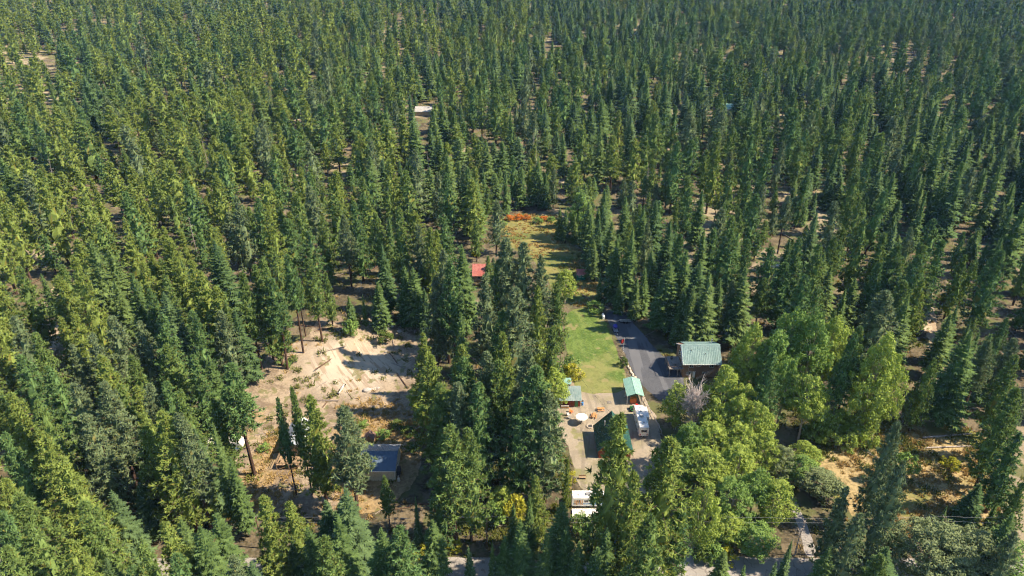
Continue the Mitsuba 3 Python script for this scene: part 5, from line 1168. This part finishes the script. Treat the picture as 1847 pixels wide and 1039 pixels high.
# ---------------------------------------------------------------- ground cover: grass tufts, weeds, seedlings, twigs
def tuft_mesh(seed, n, h, r, lean):
    rs3 = np.random.default_rng(seed)
    p = np.stack([rs3.normal(0, r, n), rs3.normal(0, r, n), np.zeros(n) - 0.03], 1)
    az = rs3.uniform(0, 6.28, n)
    tip = p + np.stack([np.cos(az) * lean, np.sin(az) * lean, h * rs3.uniform(0.5, 1.0, n)], 1)
    s = np.stack([-np.sin(az), np.cos(az), 0 * az], 1) * 0.09
    return np.stack([p - s, p + s, tip], 1)
for i in range(2):
    tm = tuft_mesh(i, 26, 0.5, 0.28, 0.22)
    tone3 = np.random.default_rng(i).uniform(0, 1, (len(tm), 1))
    scene[f'grass_shape_{i}'] = {'type': 'shapegroup', 'blades': soup(tm, np.array([0.34, 0.25, 0.10]) + tone3 * [0.16, 0.12, 0.06], 'needles')}
    tm = tuft_mesh(i + 5, 34, 0.7, 0.38, 0.35)
    scene[f'weed_shape_{i}'] = {'type': 'shapegroup', 'leaves': soup(tm, np.array([0.085, 0.105, 0.03]) + tone3[:1] * 0 + np.random.default_rng(i + 9).uniform(0, 1, (len(tm), 1)) * [0.09, 0.09, 0.02], 'needles')}
gr = np.random.default_rng(77)
def sprinkle(name, shape, polys, n, lo, hi, zfac=1.0, avoid=()):
    m = 0
    for pl, share in polys:
        pg = Polygon(pl)
        x0, y0, x1, y1 = pg.bounds
        xs, ys = gr.uniform(x0, x1, n * 3), gr.uniform(y0, y1, n * 3)
        dens = meshkit.fbm(np.stack([xs / 9.0, ys / 9.0, 0 * xs + m], -1), 3, seed=3)
        ok = contains_xy(pg, xs, ys) & (dens + gr.uniform(-0.12, 0.12, len(xs)) > 0.5)
        for a in avoid:
            ok &= ~contains_xy(a, xs, ys)
        for x, y in list(zip(xs[ok], ys[ok]))[:int(n * share)]:
            m += 1
            s = float(gr.uniform(lo, hi))
            scene[f'{name}__{m:04d}'] = {'type': 'instance', 'shapes': {'type': 'ref', 'id': f'{shape}_{m % 2}'}, 'to_world': T().translate([float(x), float(y), float(Z(x, y)) + 0.04]).rotate([0, 0, 1], float(gr.uniform(0, 360))).scale([s, s, s * zfac])}
NOGO = [Polygon(AREAS[k]).buffer(0.3) for k in ('driveway', 'gravel_yard', 'lawn', 'road', 'footpath')]
WIDE = [(-170, 88), (150, 88), (190, 230), (-220, 240)]
LOWER_CLEARING = [(-65, 108), (-24, 108), (-21, 150), (-40, 152), (-62, 140)]
sprinkle('dry_grass', 'grass_shape', [(AREAS['dry_grass_field'], 0.8), (LOWER_CLEARING, 0.8), (AREAS['meadow'], 0.6), (WIDE, 1.0)], 900, 0.7, 1.7, 1.0, NOGO)
sprinkle('undergrowth', 'weed_shape', [(AREAS['bare_dirt'], 0.10), (AREAS['dry_grass_field'], 0.1), (WIDE, 1.0), ([(-330, 230), (350, 230), (420, 480), (-400, 480)], 1.6), ([(74, 128), (100, 128), (100, 150), (74, 150)], 0.35), ([(-14, 100), (12, 100), (16, 150), (-14, 150)], 0.4)], 900, 0.8, 2.2, 0.9, NOGO)
lg = np.random.default_rng(5)
for i in range(2):
    scene[f'log_shape_{i}'] = {'type': 'shapegroup', 'wood': soup(np.concatenate([limbs([[-3.5, 0, 0.14]], [[3.5, 0.1, 0.12]], 0.2, 0.11, 6), limbs([[-1, 0, 0.14], [1, 0, 0.14], [2, 0.1, 0.14]], [[-0.2, 0.9, 0.5], [1.6, -0.8, 0.3], [2.8, 0.7, 0.4]], 0.05, 0.02)]), lg.uniform(0.8, 1.2, (30, 1)) * np.array([(0.30, 0.26, 0.23), (0.16, 0.11, 0.08)][i]), 'bark')}
sprinkle('deadfall', 'log_shape', [(WIDE, 1.0), ([(-300, 230), (330, 230), (330, 420), (-300, 420)], 1.0), ([(-70, 110), (-24, 110), (-22, 186), (-70, 186)], 0.06)], 190, 0.5, 1.25, 1.0, NOGO)
labels['deadfall'] = {'label': 'fallen logs and broken limbs lying scattered on the forest floor', 'category': 'deadfall', 'kind': 'stuff'}
labels['dry_grass'] = {'label': 'tufts of dry golden grass on the open ground', 'category': 'grass', 'kind': 'stuff'}
labels['undergrowth'] = {'label': 'low green weeds and seedlings scattered over the forest floor', 'category': 'undergrowth', 'kind': 'stuff'}

# ---------------------------------------------------------------- the air
scene['air'] = {'type': 'homogeneous', 'albedo': {'type': 'rgb', 'value': [0.94, 0.95, 0.96]}, 'sigma_t': {'type': 'rgb', 'value': [0.00002, 0.000036, 0.00007]}}
scene['haze'] = {'type': 'cube', 'to_world': T().translate([0, 2400, 50]).scale([4600, 3400, 72]), 'bsdf': {'type': 'null'}, 'interior': {'type': 'ref', 'id': 'air'}}
scene['camera']['medium'] = {'type': 'ref', 'id': 'air'}
labels['haze'] = {'label': 'thin blue haze of the air over the far forest', 'category': 'haze', 'kind': 'stuff'}
